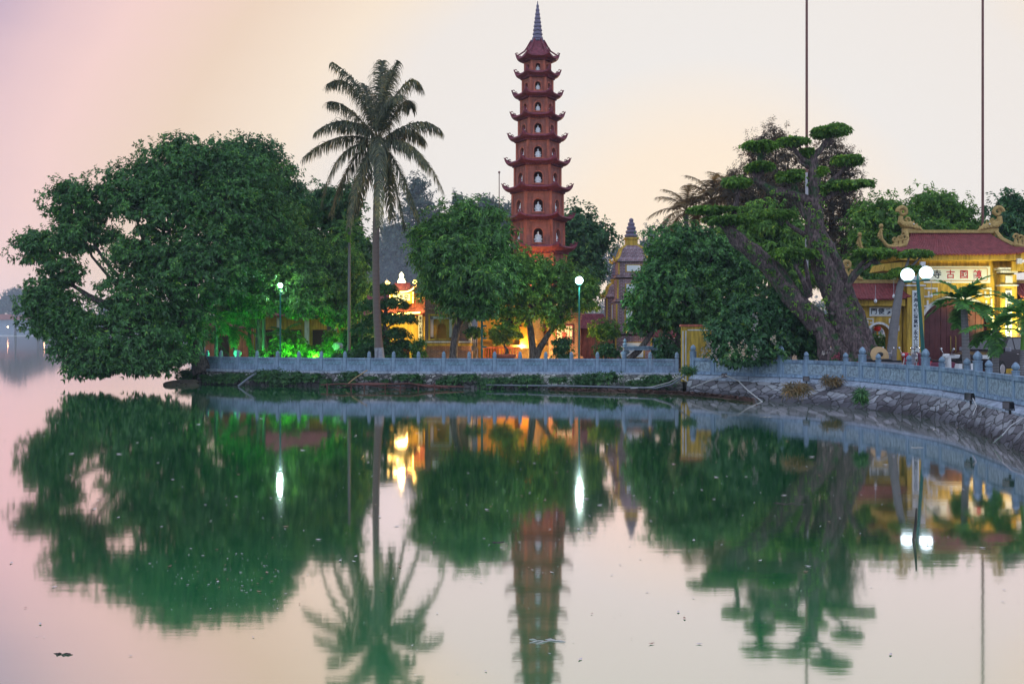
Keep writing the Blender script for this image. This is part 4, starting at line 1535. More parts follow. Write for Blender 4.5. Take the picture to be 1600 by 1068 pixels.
for ch, px_ in (('善', 619), ('長', 626.5), ('德', 634.5)):
    text_mesh(ch, 0.26, M['ink'], sg, (lx(px_), 0.117, zz_(464, d)), bold=0.008)
o = tile_roof('upper_roof', shr, 12 / s_, 24 / s_, zz_(441, d), zz_(454, d), 0.75, M['tile_gate'], 0.42, 0.5, 60, 0.14); o.location = (lx(627), 0.6, 0)
o = tile_roof('lower_roof', shr, 22 / s_, 40 / s_, zz_(474, d), zz_(491, d), 1.5, M['brick_trim'], 0.30, 0.35, 90, 0.14); o.location = (lx(630), 0.8, 0)
mb = MB()
for rx_, z0, z1, lift, y, cx in ((24, 0, zz_(455, d), 0.42, -0.18, 627),):
    mb.tube([(lx(cx) + u * rx_ / s_, y, z1 - 0.05 + lift * abs(u) ** 3) for u in np.linspace(-1, 1, 17)], 0.035, 6)
for sg_ in (-1, 1):
    e = (lx(627) + sg_ * 24 / s_, -0.18, zz_(455, d) + 0.40)
    scroll((e[0] - sg_ * 0.10, e[2] + 0.12), 0.13, 1.1, 0.03, 0.02, sg_, 0, mb=mb, y=-0.18)
    mb.tube([(lx(627) + sg_ * 18 / s_, 0.08, zz_(456, d)), (lx(627) + sg_ * 18 / s_, 0.08, zz_(473, d))], 0.025, 6)
mb.tube([(lx(606), -0.75, zz_(475, d)), (lx(633), -0.75, zz_(474, d))], 0.04, 6)
mb.tube([(lx(615), -0.78, zz_(491, d)), (lx(658), -0.78, zz_(488.5, d))], 0.045, 6)
mb.build('neon_tube', M['neon'], shr)
mb = MB()
mb.lathe([(0.24, 0), (0.20, 0.12), (0.13, 0.22), (0.11, 0.32), (0.13, 0.40), (0.08, 0.52), (0.02, 0.60)], (lx(627), 0.1, zz_(441, d)), 12)
mb.build('neon_finial', M['neon_white'], shr, True)
mb = MB(); mb.box((lx(657), -0.05, (zz_(492, d) + zz_(536, d)) / 2), (6 / s_, 0.06, zz_(492, d) - zz_(536, d)))
bn = mb.build('couplet_panel', M['sign_white'], shr)
o = text_mesh('\n'.join('善法心香雲水間'), 0.16, M['ink'], bn, (lx(657), -0.085, (zz_(492, d) + zz_(536, d)) / 2), bold=0.004)
ys = [v.co.y for v in o.data.vertices]; o.scale = (1, 1.5 / (max(ys) - min(ys)), 1); o.location.z -= (max(ys) + min(ys)) / 2 * o.scale.y
light('POINT', (lx(627), -1.6, zz_(462, d)), 280, (1, 0.74, 0.22), shr, None, 0.4, name='neon_glow_light')
light('POINT', (lx(630), -1.4, zz_(505, d)), 200, (1, 0.70, 0.20), shr, None, 0.4, name='neon_glow_light')


# ---- brick stupas and blocks of the burial garden
def stupa_block(name, label, cat, px0, px1, d, y_top, mat, y_base=575, depth=None):
    x0, x1 = W(px0, 0, d).x, W(px1, 0, d).x
    root = thing(name, label, cat, ((x0 + x1) / 2, d, GZ))
    w = x1 - x0
    return root, w, (depth or w)


d = 58.0
root, w, dp = stupa_block('brick_shrine', 'square brown brick shrine with a yellow framed altar niche beside the neon shrine', 'shrine', 664, 734, d, 440, 'brick_brown')
zt = zz_(438, d)
mb = MB()
hw = w / 2
nw0, nw1 = (672 - 699) * d / F, (707 - 699) * d / F
n0, n1 = zz_(529, d), zz_(493, d)
mb.box((-hw / 2 + nw0 / 2, dp / 2, (n0 + n1) / 2), (hw + nw0, dp, n1 - n0 - .002))
mb.box(((hw + nw1) / 2, dp / 2, (n0 + n1) / 2), (hw - nw1, dp, n1 - n0 - .002))
mb.box((0, dp / 2, (n1 + zt) / 2), (w, dp, zt - n1))
mb.box((0, dp / 2, (n0 + 0.9) / 2), (w, dp, n0 - 0.9))
mb.box((0, dp / 2, 0.65), (w + 0.25, dp + 0.25, 0.5)); mb.box((0, dp / 2, 0.3), (w + 0.5, dp + 0.5, 0.2)); mb.box((0, dp / 2, 0.1), (w + 0.75, dp + 0.75, 0.2))
mb.box((0, dp / 2, zz_(482, d)), (w + 0.16, dp + 0.16, 0.12)); mb.box((0, dp / 2, zz_(477, d)), (w + 0.08, dp + 0.08, 0.12))
mb.box(((nw0 + nw1) / 2, dp * 0.75, (n0 + n1) / 2), (nw1 - nw0, dp * .5, n1 - n0 - .004))
mb.build('brick_wall', M['brick_brown'], root)
mb = MB()
cx, cw, cz, chh = (nw0 + nw1) / 2, nw1 - nw0, (n0 + n1) / 2, n1 - n0
for (dx, dz_, sw, sh, yy, m) in ((0, chh / 2 + .04, cw + .2, .1, -.03, 0), (0, -chh / 2 - .04, cw + .2, .1, -.03, 0), (-cw / 2 - .04, 0, .1, chh, -.03, 0), (cw / 2 + .04, 0, .1, chh, -.03, 0),
                               (0, chh / 2 - .1, cw - .06, .16, .06, 1), (-cw / 2 + .1, 0, .16, chh - .2, .06, 1), (cw / 2 - .1, 0, .16, chh - .2, .06, 1)):
    mb.box((cx + dx, yy, cz + dz_), (sw, .10, sh), 0, m)
mb.prism(arch_poly(cx - cw / 2 + .2, cx + cw / 2 - .2, n1 - .2, cx + 0.02, 0.26, cz - 0.05, n0 + .02), 0.14, 0.25, 0)
mb.build('niche_frame', [M['yellow'], M['white']], root)
mb = MB(); mb.box((cx, 0.45, cz), (0.7, 0.1, chh)); mb.build('niche_back', M['yellow_deep'], root)
mb = MB(); mb.box((0.02, -0.06, zz_(538, d)), (w + 0.3, 0.3, 0.14), 0, 0); mb.box((0.02, -0.08, zz_(534, d)), (w + 0.34, 0.34, 0.08), 0, 1)
mb.build('ledge', [M['yellow'], M['white']], root)
mb = MB(); mb.box((-0.5, -0.03, zz_(460, d)), (0.7, 0.05, 0.9), 0, 1); mb.box((-0.5, -0.01, zz_(460, d)), (0.86, 0.05, 1.06), 0, 0)
mb.build('name_panel', [M['yellow'], M['sign_white']], root)
mb = MB(); mb.box((hw + .02, 0.02, (zz_(492, d) + zz_(535, d)) / 2), (0.16, 0.2, zz_(492, d) - zz_(535, d))); mb.build('edge_strip', M['white'], root)
# a link wall between the two
d2 = 60.5
root = thing('garden_wall', 'pink washed wall with yellow coping rails between the neon shrine and the brick shrine', 'wall', (W(662, 0, d2).x, d2, GZ))
mb = MB(); mb.box((0.1, 0, zz_(458, d2) / 2), (1.6, 0.3, zz_(458, d2)), 0, 0)
for y in (461, 466):
    mb.box((0.1, -0.02, zz_(y, d2)), (1.64, 0.36, 0.10), 0, 1)
mb.build('wall_panel', [M['brick_trim'], M['yellow']], root)


def curved_stupa(name, label, cx_px, d, parts, spire, mat='brick_purple'):
    """parts: (y_top, y_bottom, half width px) walls; roof concave between"""
    s = d / F
    root = thing(name, label, 'stupa', (W(cx_px, 0, d).x, d, GZ))
    hw0 = parts[0][2] * s
    for i, (yt, yb, hw) in enumerate(parts):
        mb = MB(); tr = MB()
        h = hw * s; z1, z0 = zz_(yt, d), zz_(yb, d)
        mb.box((0, hw0, (z0 + z1) / 2), (2 * h, 2 * h, z1 - z0 - .004))
        # stepped brick cornice
        mb.box((0, hw0, z0 + 0.09), (2 * h + 0.20, 2 * h + 0.20, 0.07)); mb.box((0, hw0, z0 + 0.0), (2 * h + 0.30, 2 * h + 0.30, 0.10))
        o = mb.build('brick_wall', M[mat], root)
        for sg in (-1, 1):
            tr.box((sg * (h - 0.05), hw0 - h + 0.03, (z0 + z1) / 2 + 0.05), (0.10, 0.10, z1 - z0 - 0.16), 0, 0)
        pw, ph = h * 0.62, (z1 - z0) * 0.52
        tr.box((h * 0.05, hw0 - h, (z0 + z1) / 2 + .06), (2 * pw * 0.9, 0.05, ph), 0, 0)
        tr.box((h * 0.05, hw0 - h - 0.02, (z0 + z1) / 2 + .06), (2 * pw * 0.76, 0.05, ph - 0.10), 0, 1)
        tr.build('name_panel', [M['yellow'], M['sign_white']], o)
    # concave bell roof
    yt, yb, hwe, hwn = spire['roof']
    prof = [(hwe, yb), (hwe * 0.97, yb - 2), (hwe * 0.80, yb - (yb - yt) * 0.25), (hwe * 0.72, yb - (yb - yt) * 0.5), (hwe * 0.62, yb - (yb - yt) * 0.78), (hwn, yt)]
    mb = MB(); mb.lathe([(hw * s * 1.414, zz_(y, d)) for hw, y in prof], (0, hw0, 0), 4, 0, PI / 4)
    rf = mb.build('roof', M[mat], root)
    mb = MB()
    for k in range(4):
        a = PI / 4 + k * PI / 2
        pts = [(hw * s * 1.414 * math.cos(a), hw0 + hw * s * 1.414 * math.sin(a), zz_(y, d)) for hw, y in prof]
        e = pts[0]
        pts = [(e[0] * 1.16, hw0 + (e[1] - hw0) * 1.16, e[2] + 0.28), (e[0] * 1.10, hw0 + (e[1] - hw0) * 1.10, e[2] + 0.06)] + pts
        mb.tube(pts, [0.05, 0.08] + [0.075] * len(prof), 6)
    mb.build('roof_rib', M['yellow'], rf)
    mb = MB()
    nyt, nyb, nw_ = spire['neck']
    mb.box((0, hw0, (zz_(nyt, d) + zz_(nyb, d)) / 2), (2 * nw_ * s, 2 * nw_ * s, zz_(nyt, d) - zz_(nyb, d)))
    mb.box((0, hw0, zz_(nyt, d) - 0.03), (2.5 * nw_ * s, 2.5 * nw_ * s, 0.10))
    mb.build('neck', M['yellow'], root)
    mb = MB(); prof = []
    y0, y1, r0 = spire['top']
    n = 5
    for k in range(n):
        f = k / n; f2 = (k + 1) / n
        ya, yb_ = y0 + (y1 - y0) * f, y0 + (y1 - y0) * f2
        ra, rb = r0 * (1 - f) ** 0.8 + 0.8, r0 * (1 - f2) ** 0.8 + 0.8
        prof += [(ra * .85 * s, zz_(ya, d)), (ra * s, zz_(ya + (yb_ - ya) * .35, d)), (ra * .95 * s, zz_(ya + (yb_ - ya) * .7, d)), (rb * .8 * s, zz_(yb_, d) - .005)]
    mb.lathe(prof, (0, hw0, 0), 10)
    mb.build('spire', M['spire'], root)
    return root


curved_stupa('brick_stupa', 'tall square stupa of weathered brick with a curved roof, yellow ribs and a ringed finial', 989, 62, [(409, 432, 23), (436, 470, 25), (474, 520, 27), (524, 572, 29)],
             dict(roof=(382, 408, 27, 10), neck=(370, 383, 9), top=(369, 338, 10)))
curved_stupa('brick_stupa', 'low square stupa with maroon curved roof standing behind the tall brick stupa', 962, 66, [(465, 512, 15), (516, 572, 17)],
             dict(roof=(443, 464, 18, 6), neck=(436, 443, 5), top=(435, 412, 6)))

d = 59.0
root, w, dp = stupa_block('brick_pier', 'broad grey-brown brick pier carrying a white panel with a red seal character', 'pier', 858, 907, d, 455, 'brick_brown')
mb = MB()
zt = zz_(456, d)
mb.box((0, dp / 2, zt / 2), (w, dp, zt))
for k, y in enumerate((498, 494, 490)):
    mb.box((0, dp / 2, zz_(y, d)), (w + .12 + .08 * k, dp + .12 + .08 * k, .08))
mb.box((0, dp / 2, 0.3), (w + .3, dp + .3, 0.6)); mb.box((0, dp / 2, 0.1), (w + .6, dp + .6, 0.2))
mb.build('brick_wall', M['brick_brown'], root)
mb = MB()
cx, cz = (882 - 882.5) * d / F, zz_(523, d)
pw, ph = 24 * d / F, 28 * d / F
mb.box((cx, -0.04, cz), (pw + .1, .08, ph + .1), 0, 1); mb.box((cx, -0.06, cz), (pw, .08, ph), 0, 0)
for (dx, dz_, sw, sh) in ((0, .33, .56, .025), (0, -.33, .56, .025), (-.28, 0, .025, .66), (.28, 0, .025, .66)):
    mb.box((cx + dx, -0.103, cz + dz_), (sw - .002, .012, sh - .002), 0, 1)
pn = mb.build('seal_panel', [M['sign_white'], M['ink_red']], root)
mb = MB()
yq = -0.106
for pts in (((0, .24), (0, .16)), ((-.14, .17), (-.09, .13), (.09, .13), (.14, .18)), ((-.13, .085), (.10, .085)), ((-.10, .085), (-.10, -.13)), ((.10, .085), (.10, -.10), (.17, -.22)),
            ((-.10, -.02), (.02, -.02)), ((0, .085), (0, -.12), (-.06, -.16)), ((-.10, -.13), (-.16, -.22)), ((.05, .085), (.05, -.10)), ((-.05, .06), (-.05, -.14)), ((-.03, -.10), (.08, -.10))):
    mb.tube([(cx + a * 1.1, yq, cz + b * 1.1 - .01) for a, b in pts], 0.022, 5)
mb.build('seal_character', M['ink_red'], pn)
mb = MB(); mb.box((-0.25, -.05, zz_(470, d)), (0.5, .06, .7)); mb.build('name_panel', M['sign_white'], root)

# orange lit terrace in front of the pagoda: steps, balusters and a small altar niche
d = 61.0
root = thing('brick_terrace', 'orange lit brick steps and baluster rails at the foot of the pagoda', 'steps', (W(812, 0, d).x, d, GZ))
mb = MB()
for k in range(6):
    mb.box((0.6, 0.15 + k * 0.28, 0.10 + k * 0.10), (2.4, 0.30, 0.20 + k * 0.20))
mb.build('steps', M['ornament'], root)
mb = MB()
for k in range(14):
    x = -2.2 + k * 0.16
    mb.tube([(x, 0.3, 0.2), (x, 0.3, 1.0)], 0.03, 6)
mb.box((-1.15, 0.3, 1.05), (2.4, 0.16, 0.10)); mb.box((-1.15, 0.3, 0.12), (2.4, 0.22, 0.24))
mb.build('baluster_rail', M['brick_trim'], root)
for x in (-1.1, 0.3, 2.0):
    mb = MB()
    mb.box((x, 1.7, 1.1), (0.5, 0.5, 2.2)); mb.box((x, 1.7, 2.25), (0.6, 0.6, 0.12)); mb.sphere((x, 1.7, 2.5), 0.2, 10, 0, (1, 1, 1.4))
    mb.build('gate_post', M['yellow_deep'], root, False)
mb = MB()
mb.prism(arch_poly(-2.6, 3.4, 4.6, 0.7, 1.0, 2.2, 1.0, 1.0), 2.6, 3.0)
mb.box((0.4, 3.2, 2.3), (6, 0.2, 4.6))
mb.build('back_wall', M['yellow_deep'], root)
mb = MB(); mb.lathe([(0.7, 0), (0.75, .2), (0.55, .5), (0.45, 1.0), (0.5, 1.4), (0.2, 1.8), (0.22, 2.1), (0.05, 2.3)], (1.0, 2.2, 1.25), 14)
mb.build('stone_stele', M['ornament'], root, True)

d = 63.0
root = thing('brick_shrine', 'dark red tiled low shrine half hidden behind the dense round tree', 'shrine', (W(1020, 0, d).x, d, GZ))
mb = MB(); mb.box((0, 1, 0.8), (4.6, 2, 1.6)); mb.box((0, 1, 0.2), (5, 2.4, 0.4)); mb.build('brick_wall', M['brick_purple'], root)
o = tile_roof('roof', root, 1.9, 2.6, 2.6, 1.7, 1.4, M['tile_gate'], 0.2, 0.3, 80); o.location = (0, 1, 0)
root = thing('brick_shrine', 'little red tiled shrine roof between the brick pier and the tall stupa', 'shrine', (W(922, 0, d).x, d - 2, GZ))
mb = MB(); mb.box((0, 1, 1.1), (2.4, 1.6, 2.2)); mb.box((0, 0.1, 0.25), (2.6, 0.5, 0.5), 0, 0)
for k in range(10):
    mb.tube([(-1.2 + k * 0.27, -0.3, 0.1), (-1.2 + k * 0.27, -0.3, 0.95)], 0.035, 6)
mb.box((0, -0.3, 1.0), (2.6, 0.14, 0.1)); mb.build('brick_wall', M['brick_trim'], root)
o = tile_roof('roof', root, 0.7, 1.5, 3.1, 2.2, 1.2, M['tile_red'], 0.3, 0.4, 60); o.location = (0, 1, 0)

d = 70.0
root = thing('temple_hall', 'low yellow temple hall showing between the trunks behind the green lit garden', 'building', (W(480, 0, d).x, d, GZ))
mb = MB(); mb.box((0, 2, 1.5), (13, 4, 3.0), 0, 0)
for k in range(7):
    mb.box((-5.7 + 1.9 * k, -0.06, 1.5), (0.3, 0.2, 2.9), 0, 1)
mb.build('wall', [M['yellow'], M['white']], root)
for k in range(6):
    mb = MB(); mb.box((-4.75 + 1.9 * k, -0.05, 1.1), (1.1, 0.12, 2.1)); mb.build('door', M['dark_wood'], root)
o = tile_roof('roof', root, 5.6, 7.2, 4.9, 3.1, 2.9, M['tile_gate'], 0.3, 0.3, 160, 0.2); o.location = (0, 2, 0)
root = thing('brick_outbuilding', 'small salmon brick outbuilding glimpsed between palm trunks at the far corner', 'building', (W(352, 0, 66).x, 66, GZ))
mb = MB(); mb.box((0, 1, 1.1), (2.6, 2, 2.2)); mb.build('wall', M['brick_trim'], root)
mb = MB(); mb.box((-0.2, -0.03, 0.95), (0.9, 0.08, 1.6)); mb.build('door', M['dark_wood'], root)
o = tile_roof('roof', root, 1.2, 1.7, 3.0, 2.25, 1.3, M['tile_gate'], 0.1, 0.2, 60); o.location = (0, 1, 0)

# grey carved stone table behind the fence
d = 53.0
root = thing('stone_table', 'grey carved stone offering table with curled legs just behind the thin fence', 'table', (W(1000, 0, d).x, d, GZ))
mb = MB(); mb.box((0, 0, 1.12), (1.75, 0.7, 0.16)); mb.box((0, 0, 1.22), (1.9, 0.8, 0.06)); mb.build('top', M['stone'], root, False, 0.01)
for s_ in (-1, 1):
    mb = MB(); mb.tube([(s_ * 0.62, 0, 1.05), (s_ * 0.86, 0, 0.85), (s_ * 0.78, 0, 0.45), (s_ * 0.70, 0, 0.15), (s_ * 0.9, 0, 0.03)], [0.16, 0.17, 0.12, 0.10, 0.12], 8); mb.build('leg', M['stone'], root, True)
    mb = MB(); mb.lathe([(0.09, 0), (0.13, 0.08), (0.06, 0.2), (0.10, 0.26), (0.02, 0.4)], (s_ * 0.78, 0, 1.25), 10); mb.build('finial', M['stone'], root, True)


# ------------------------------------------------------------------ trees
# big leaning fig over the water
tree('fig_tree', 'huge spreading dark fig leaning out over the lake, lowest boughs touching the water', 56, 318,
     [(385, 278, 62, 45, 1), (290, 262, 72, 45), (205, 300, 66, 42), (262, 330, 70, 50, -1), (120, 320, 52, 40), (66, 388, 46, 30), (130, 372, 52, 32),
      (345, 335, 70, 55, -1), (402, 350, 55, 60), (235, 400, 62, 45, -1.5), (80, 470, 30, 46, -1), (128, 540, 46, 44, -2), (205, 540, 76, 56, -3), (150, 572, 52, 24, -3), (222, 566, 54, 26, -3.4), (268, 552, 36, 34, -2.2), (68, 485, 34, 52, -1.2), (98, 425, 34, 28, -.6), (108, 500, 34, 40, -1.8), (215, 470, 60, 45, -2.5), (300, 430, 66, 60, -2),
      (282, 505, 46, 42, -2), (345, 410, 55, 60, -2)],
     'leaf_fig', trunk_r=0.42, fork=(300, 490), rs=0.52, ll=0.22, lw=0.085, ros=20, K=7, droop=0.3, cover=1.2, fill=4.5, twigs=0.6, deep=0.75)
tree('broadleaf_tree', 'tall dark broadleaf tree whose rough top stands behind the leaning fig', 63, 410,
     [(395, 245, 48, 30), (420, 290, 48, 42), (352, 270, 55, 42), (440, 330, 45, 48), (385, 330, 60, 55), (320, 300, 45, 45)], 'leaf_dark', trunk_r=0.35, rs=0.55, ll=0.24, lw=0.095, ros=17, cover=1.2, out=0.25, fill=5)
tree('broadleaf_tree', 'rounded dark tree with yellowish edge behind the coconut palm\'s left fronds'.replace('left ', 'hanging '), 66, 515,
     [(500, 325, 42, 34), (540, 330, 30, 40), (470, 345, 40, 40), (535, 385, 38, 42), (490, 400, 50, 50), (560, 400, 20, 34)], 'leaf_dark', trunk_r=0.3, rs=0.6, ll=0.3, lw=0.12, ros=13, cover=1.3, fill=4)
tree('mango_tree', 'mid green bushy tree over the green lit garden behind the thin fence', 57.4, 404,
     [(440, 400, 66, 46), (500, 425, 58, 48), (400, 425, 50, 50), (545, 440, 30, 44), (470, 460, 70, 46, -1), (530, 480, 40, 38), (440, 345, 36, 32, 2), (380, 470, 40, 36)], 'leaf_mango', trunk_r=0.19, fork=(404, 480),
     rs=0.5, ll=0.23, lw=0.08, ros=18, cover=1.3, fill=5)
tree('mango_tree', 'bright green leafy tree with whitewashed foot in front of the brick shrine', 54, 708,
     [(735, 350, 50, 36), (690, 365, 45, 34), (765, 385, 42, 42), (712, 405, 58, 42, -1), (675, 400, 34, 34), (745, 440, 60, 44, -1), (690, 450, 36, 30), (775, 440, 36, 40), (735, 480, 46, 26)], 'leaf_mango',
     stems=[([(708, 568), (709, 545), (713, 515), (722, 488), (728, 455)], [0.24, 0.21, 0.20, 0.19, 0.15])], fork=(724, 470), white=0.55, rs=0.52, ll=0.30, lw=0.075, ros=15, cover=1.4, fill=4, droop=0.7)
tree('garden_tree', 'forked tree lit green by the street lamp in front of the orange lit pagoda foot', 55.5, 834,
     [(830, 425, 50, 30), (875, 440, 44, 32), (800, 455, 40, 36), (850, 475, 48, 32), (905, 465, 36, 28), (918, 452, 14, 14), (790, 500, 28, 26), (870, 505, 22, 18), (808, 415, 30, 22)], 'leaf_lively',
     stems=[([(832, 570), (832, 545), (829, 515), (822, 480)], [0.24, 0.21, 0.19, 0.13]), ([(834, 570), (843, 545), (858, 520), (874, 500), (884, 478)], [0.2, 0.19, 0.15, 0.12, 0.07])], fork=(840, 490),
     rs=0.48, ll=0.22, lw=0.075, ros=14, cover=1.15, fill=2.5, twigs=0.5)
tree('broadleaf_tree', 'dark bluish round tree standing beside the pagoda and behind the street lamp', 76, 910,
     [(900, 345, 32, 24), (915, 375, 42, 36), (890, 400, 40, 40), (922, 408, 24, 34), (900, 440, 50, 40)], 'leaf_dark', trunk_r=0.3, rs=0.75, ll=0.36, lw=0.14, ros=12, cover=1.3, fill=3)
tree('dense_tree', 'dense dark domed tree reaching down to the thin fence next to the ochre wall', 53, 975,
     [(1065, 385, 55, 36), (1052, 415, 40, 42), (1105, 410, 52, 44), (1150, 430, 42, 46), (1008, 480, 30, 32), (1055, 460, 66, 50, -1), (1125, 475, 56, 44, -.5), (1024, 440, 24, 34), (1004, 508, 24, 18), (1060, 500, 50, 22)], 'leaf_fig',
     stems=[([(941 + 40, 572), (984, 560), (998, 548), (1012, 530), (1040, 480)], [0.2, 0.19, 0.17, 0.15, 0.12]), ([(1058, 575), (1060, 540), (1064, 505)], [0.22, 0.2, 0.16])], fork=(1045, 490),
     rs=0.5, ll=0.23, lw=0.09, ros=16, cover=1.5, fill=4)
tree('light_green_tree', 'yellow-green drooping tree behind the dense dome and the gnarled trunk', 62, 1190,
     [(1190, 350, 52, 30), (1235, 372, 38, 34), (1150, 370, 40, 30), (1200, 395, 60, 34), (1245, 420, 36, 50), (1160, 420, 40, 40)], 'leaf_lively', trunk_r=0.25, rs=0.6, ll=0.32, lw=0.10, ros=14, cover=1.5, fill=4, droop=1.0)
for lb, bx_, bl in (('brownish feathery evergreen behind the gnarled tree\'s upper clumps', 1205, [(1212, 225, 26, 28), (1185, 240, 24, 26), (1228, 262, 36, 32), (1175, 280, 34, 26), (1205, 300, 60, 32), (1150, 300, 28, 22), (1240, 310, 40, 36), (1195, 340, 50, 34)]),
                    ('brownish feathery evergreen between the gnarled tree and the gate roof', 1310, [(1300, 240, 24, 26), (1320, 262, 22, 30), (1295, 285, 32, 34), (1325, 315, 24, 36), (1305, 345, 34, 40), (1318, 390, 30, 36), (1290, 400, 30, 46)])):
    tree('casuarina_tree', lb, 66, bx_, bl, 'needle', trunk_r=0.26, rs=0.5, ll=0.26, lw=0.035, ros=13, K=9, cover=1.25, fill=3, droop=0.5, out=0.3, twigs=0.4)
for lb, bx_, d_, bl in (('leafy green tree behind the gate\'s left end swirls'.replace('left end', 'outer'), 1365, 60, [(1375, 335, 34, 26), (1350, 360, 28, 30), (1395, 365, 40, 34), (1352, 410, 30, 40), (1395, 415, 40, 40), (1365, 455, 40, 30)]),
                    ('leafy green tree rising behind the middle of the gate roof', 1455, 62, [(1445, 322, 32, 24), (1480, 330, 34, 26), (1425, 350, 36, 28), (1500, 350, 26, 26), (1465, 365, 60, 24), (1515, 365, 22, 18)]),
                    ('dark tree behind the gate past the tall flagpole', 1580, 62, [(1580, 325, 28, 24), (1600, 345, 34, 30), (1562, 355, 28, 26), (1590, 375, 45, 30)])):
    tree('broadleaf_tree', lb, d_, bx_, bl, 'leaf_lively' if bx_ < 1500 else 'leaf_dark', trunk_r=0.24, rs=0.5, ll=0.28, lw=0.10, ros=12, cover=1.15, fill=2.5, out=0.3, twigs=0.6)
# hazy trees far behind the island
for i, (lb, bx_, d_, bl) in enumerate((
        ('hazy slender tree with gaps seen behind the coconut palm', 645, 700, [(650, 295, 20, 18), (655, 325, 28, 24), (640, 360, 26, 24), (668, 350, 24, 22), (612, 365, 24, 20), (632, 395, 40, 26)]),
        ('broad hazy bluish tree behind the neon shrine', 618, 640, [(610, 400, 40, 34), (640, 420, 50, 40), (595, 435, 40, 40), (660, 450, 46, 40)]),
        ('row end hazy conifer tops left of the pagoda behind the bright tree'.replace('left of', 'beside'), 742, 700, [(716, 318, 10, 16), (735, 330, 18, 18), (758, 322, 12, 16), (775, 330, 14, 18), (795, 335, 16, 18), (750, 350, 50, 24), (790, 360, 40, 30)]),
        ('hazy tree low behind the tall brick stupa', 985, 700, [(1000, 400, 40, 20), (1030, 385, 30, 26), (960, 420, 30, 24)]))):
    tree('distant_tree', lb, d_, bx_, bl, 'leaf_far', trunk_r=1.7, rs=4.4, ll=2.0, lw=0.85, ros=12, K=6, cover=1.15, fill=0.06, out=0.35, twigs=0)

# ---- old gnarled tree with clipped pads
d = 43.5
base = W(1325, 0, d); base.z = GR
old = thing('gnarled_tree', 'massive old leaning tree with gnarled mossy trunks and flat clipped leaf clumps by the gate', 'tree', base)
mb = MB(); mb.T = Matrix.Translation(-base)


def pl(pts):
    return [W(p[0], p[1], d + (p[2] if len(p) > 2 else 0)) for p in pts]


def dense(pts, rads, k=4):
    P = smooth_path([tuple(p) for p in pts], k) if False else None
    out = []; rr = []
    for i in range(len(pts) - 1):
        for j in range(k):
            t = j / k
            out.append(Vector(pts[i]).lerp(Vector(pts[i + 1]), t)); rr.append(rads[i] + (rads[i + 1] - rads[i]) * t)
    out.append(Vector(pts[-1])); rr.append(rads[-1])
    # round the corners
    for _ in range(2):
        out = [out[0]] + [(out[i - 1] + 2 * out[i] + out[i + 1]) / 4 for i in range(1, len(out) - 1)] + [out[-1]]
    return out, rr


def limb(pts, rads, n=12, jit=0.10, k=4):
    big = max(rads) > 0.12
    p, r = dense(pl(pts), rads, k * 3 if big else k)
    mb.tube(p, r, n * 2 if big else n, 0, jit * (0.45 if big else 1), None, 0.15 if big else 0.0)


limb([(1320, 592), (1318, 560), (1300, 530), (1272, 500), (1242, 468), (1211, 425), (1178, 396), (1150, 372), (1136, 352)], [0.85, 0.70, 0.50, 0.44, 0.41, 0.37, 0.34, 0.30, 0.20], 16)
limb([(1338, 592), (1334, 560), (1322, 515), (1308, 470), (1290, 425), (1278, 391), (1272, 360), (1272, 330), (1275, 306), (1271, 275), (1270, 240)], [0.95, 0.78, 0.62, 0.52, 0.46, 0.42, 0.40, 0.35, 0.30, 0.24, 0.15], 16)
limb([(1362, 592, .3), (1356, 548, .3), (1338, 500, .4), (1318, 455, .4), (1304, 410, .3), (1294, 385, .2), (1282, 360, .1)], [0.50, 0.42, 0.38, 0.36, 0.32, 0.26, 0.16], 14)
limb([(1302, 590, -.4), (1296, 560, -.35), (1286, 525, -.3), (1282, 505, -.1)], [0.5, 0.42, 0.30, 0.16], 12)
limb([(1274, 320), (1258, 312), (1236, 302), (1204, 298), (1182, 282), (1192, 263), (1186, 247), (1190, 232)], [0.24, 0.22, 0.19, 0.17, 0.15, 0.13, 0.10, 0.06], 10)
limb([(1271, 258), (1256, 250), (1244, 238), (1238, 226)], [0.15, 0.12, 0.09, 0.05], 8)
limb([(1270, 245), (1284, 232), (1294, 216), (1294, 208)], [0.14, 0.12, 0.09, 0.05], 8)
limb([(1264, 262), (1250, 254), (1252, 240), (1250, 226)], [0.08, 0.06, 0.05, 0.03], 6)
limb([(1274, 300), (1296, 285), (1315, 268), (1324, 255)], [0.14, 0.10, 0.07, 0.04], 8)
limb([(1275, 320), (1296, 308), (1312, 296), (1325, 292)], [0.14, 0.10, 0.07, 0.04], 8)
limb([(1270, 350), (1256, 335), (1247, 310), (1243, 285)], [0.16, 0.12, 0.09, 0.05], 8)
limb([(1268, 372), (1246, 360), (1232, 350), (1224, 338)], [0.13, 0.10, 0.07, 0.04], 8)
limb([(1138, 358), (1146, 338), (1150, 320), (1154, 300), (1150, 288)], [0.15, 0.12, 0.10, 0.07, 0.04], 8)
limb([(1140, 350), (1128, 340), (1118, 332)], [0.12, 0.09, 0.05], 7)
limb([(1136, 356), (1138, 350), (1134, 346)], [0.12, 0.09, 0.05], 7)
limb([(1182, 279), (1176, 268), (1184, 260)], [0.10, 0.07, 0.04], 7)
limb([(1322, 455, -.4), (1330, 432, -.5), (1346, 412, -.6), (1360, 400, -.6)], [0.14, 0.11, 0.08, 0.05], 8)
limb([(1326, 445, -.4), (1342, 425, -.8), (1364, 408, -.9), (1376, 399, -.9)], [0.12, 0.09, 0.07, 0.04], 8)
limb([(1264, 462, -.2), (1256, 440, -.6), (1244, 418, -.8), (1236, 401, -.8)], [0.16, 0.10, 0.07, 0.04], 8)
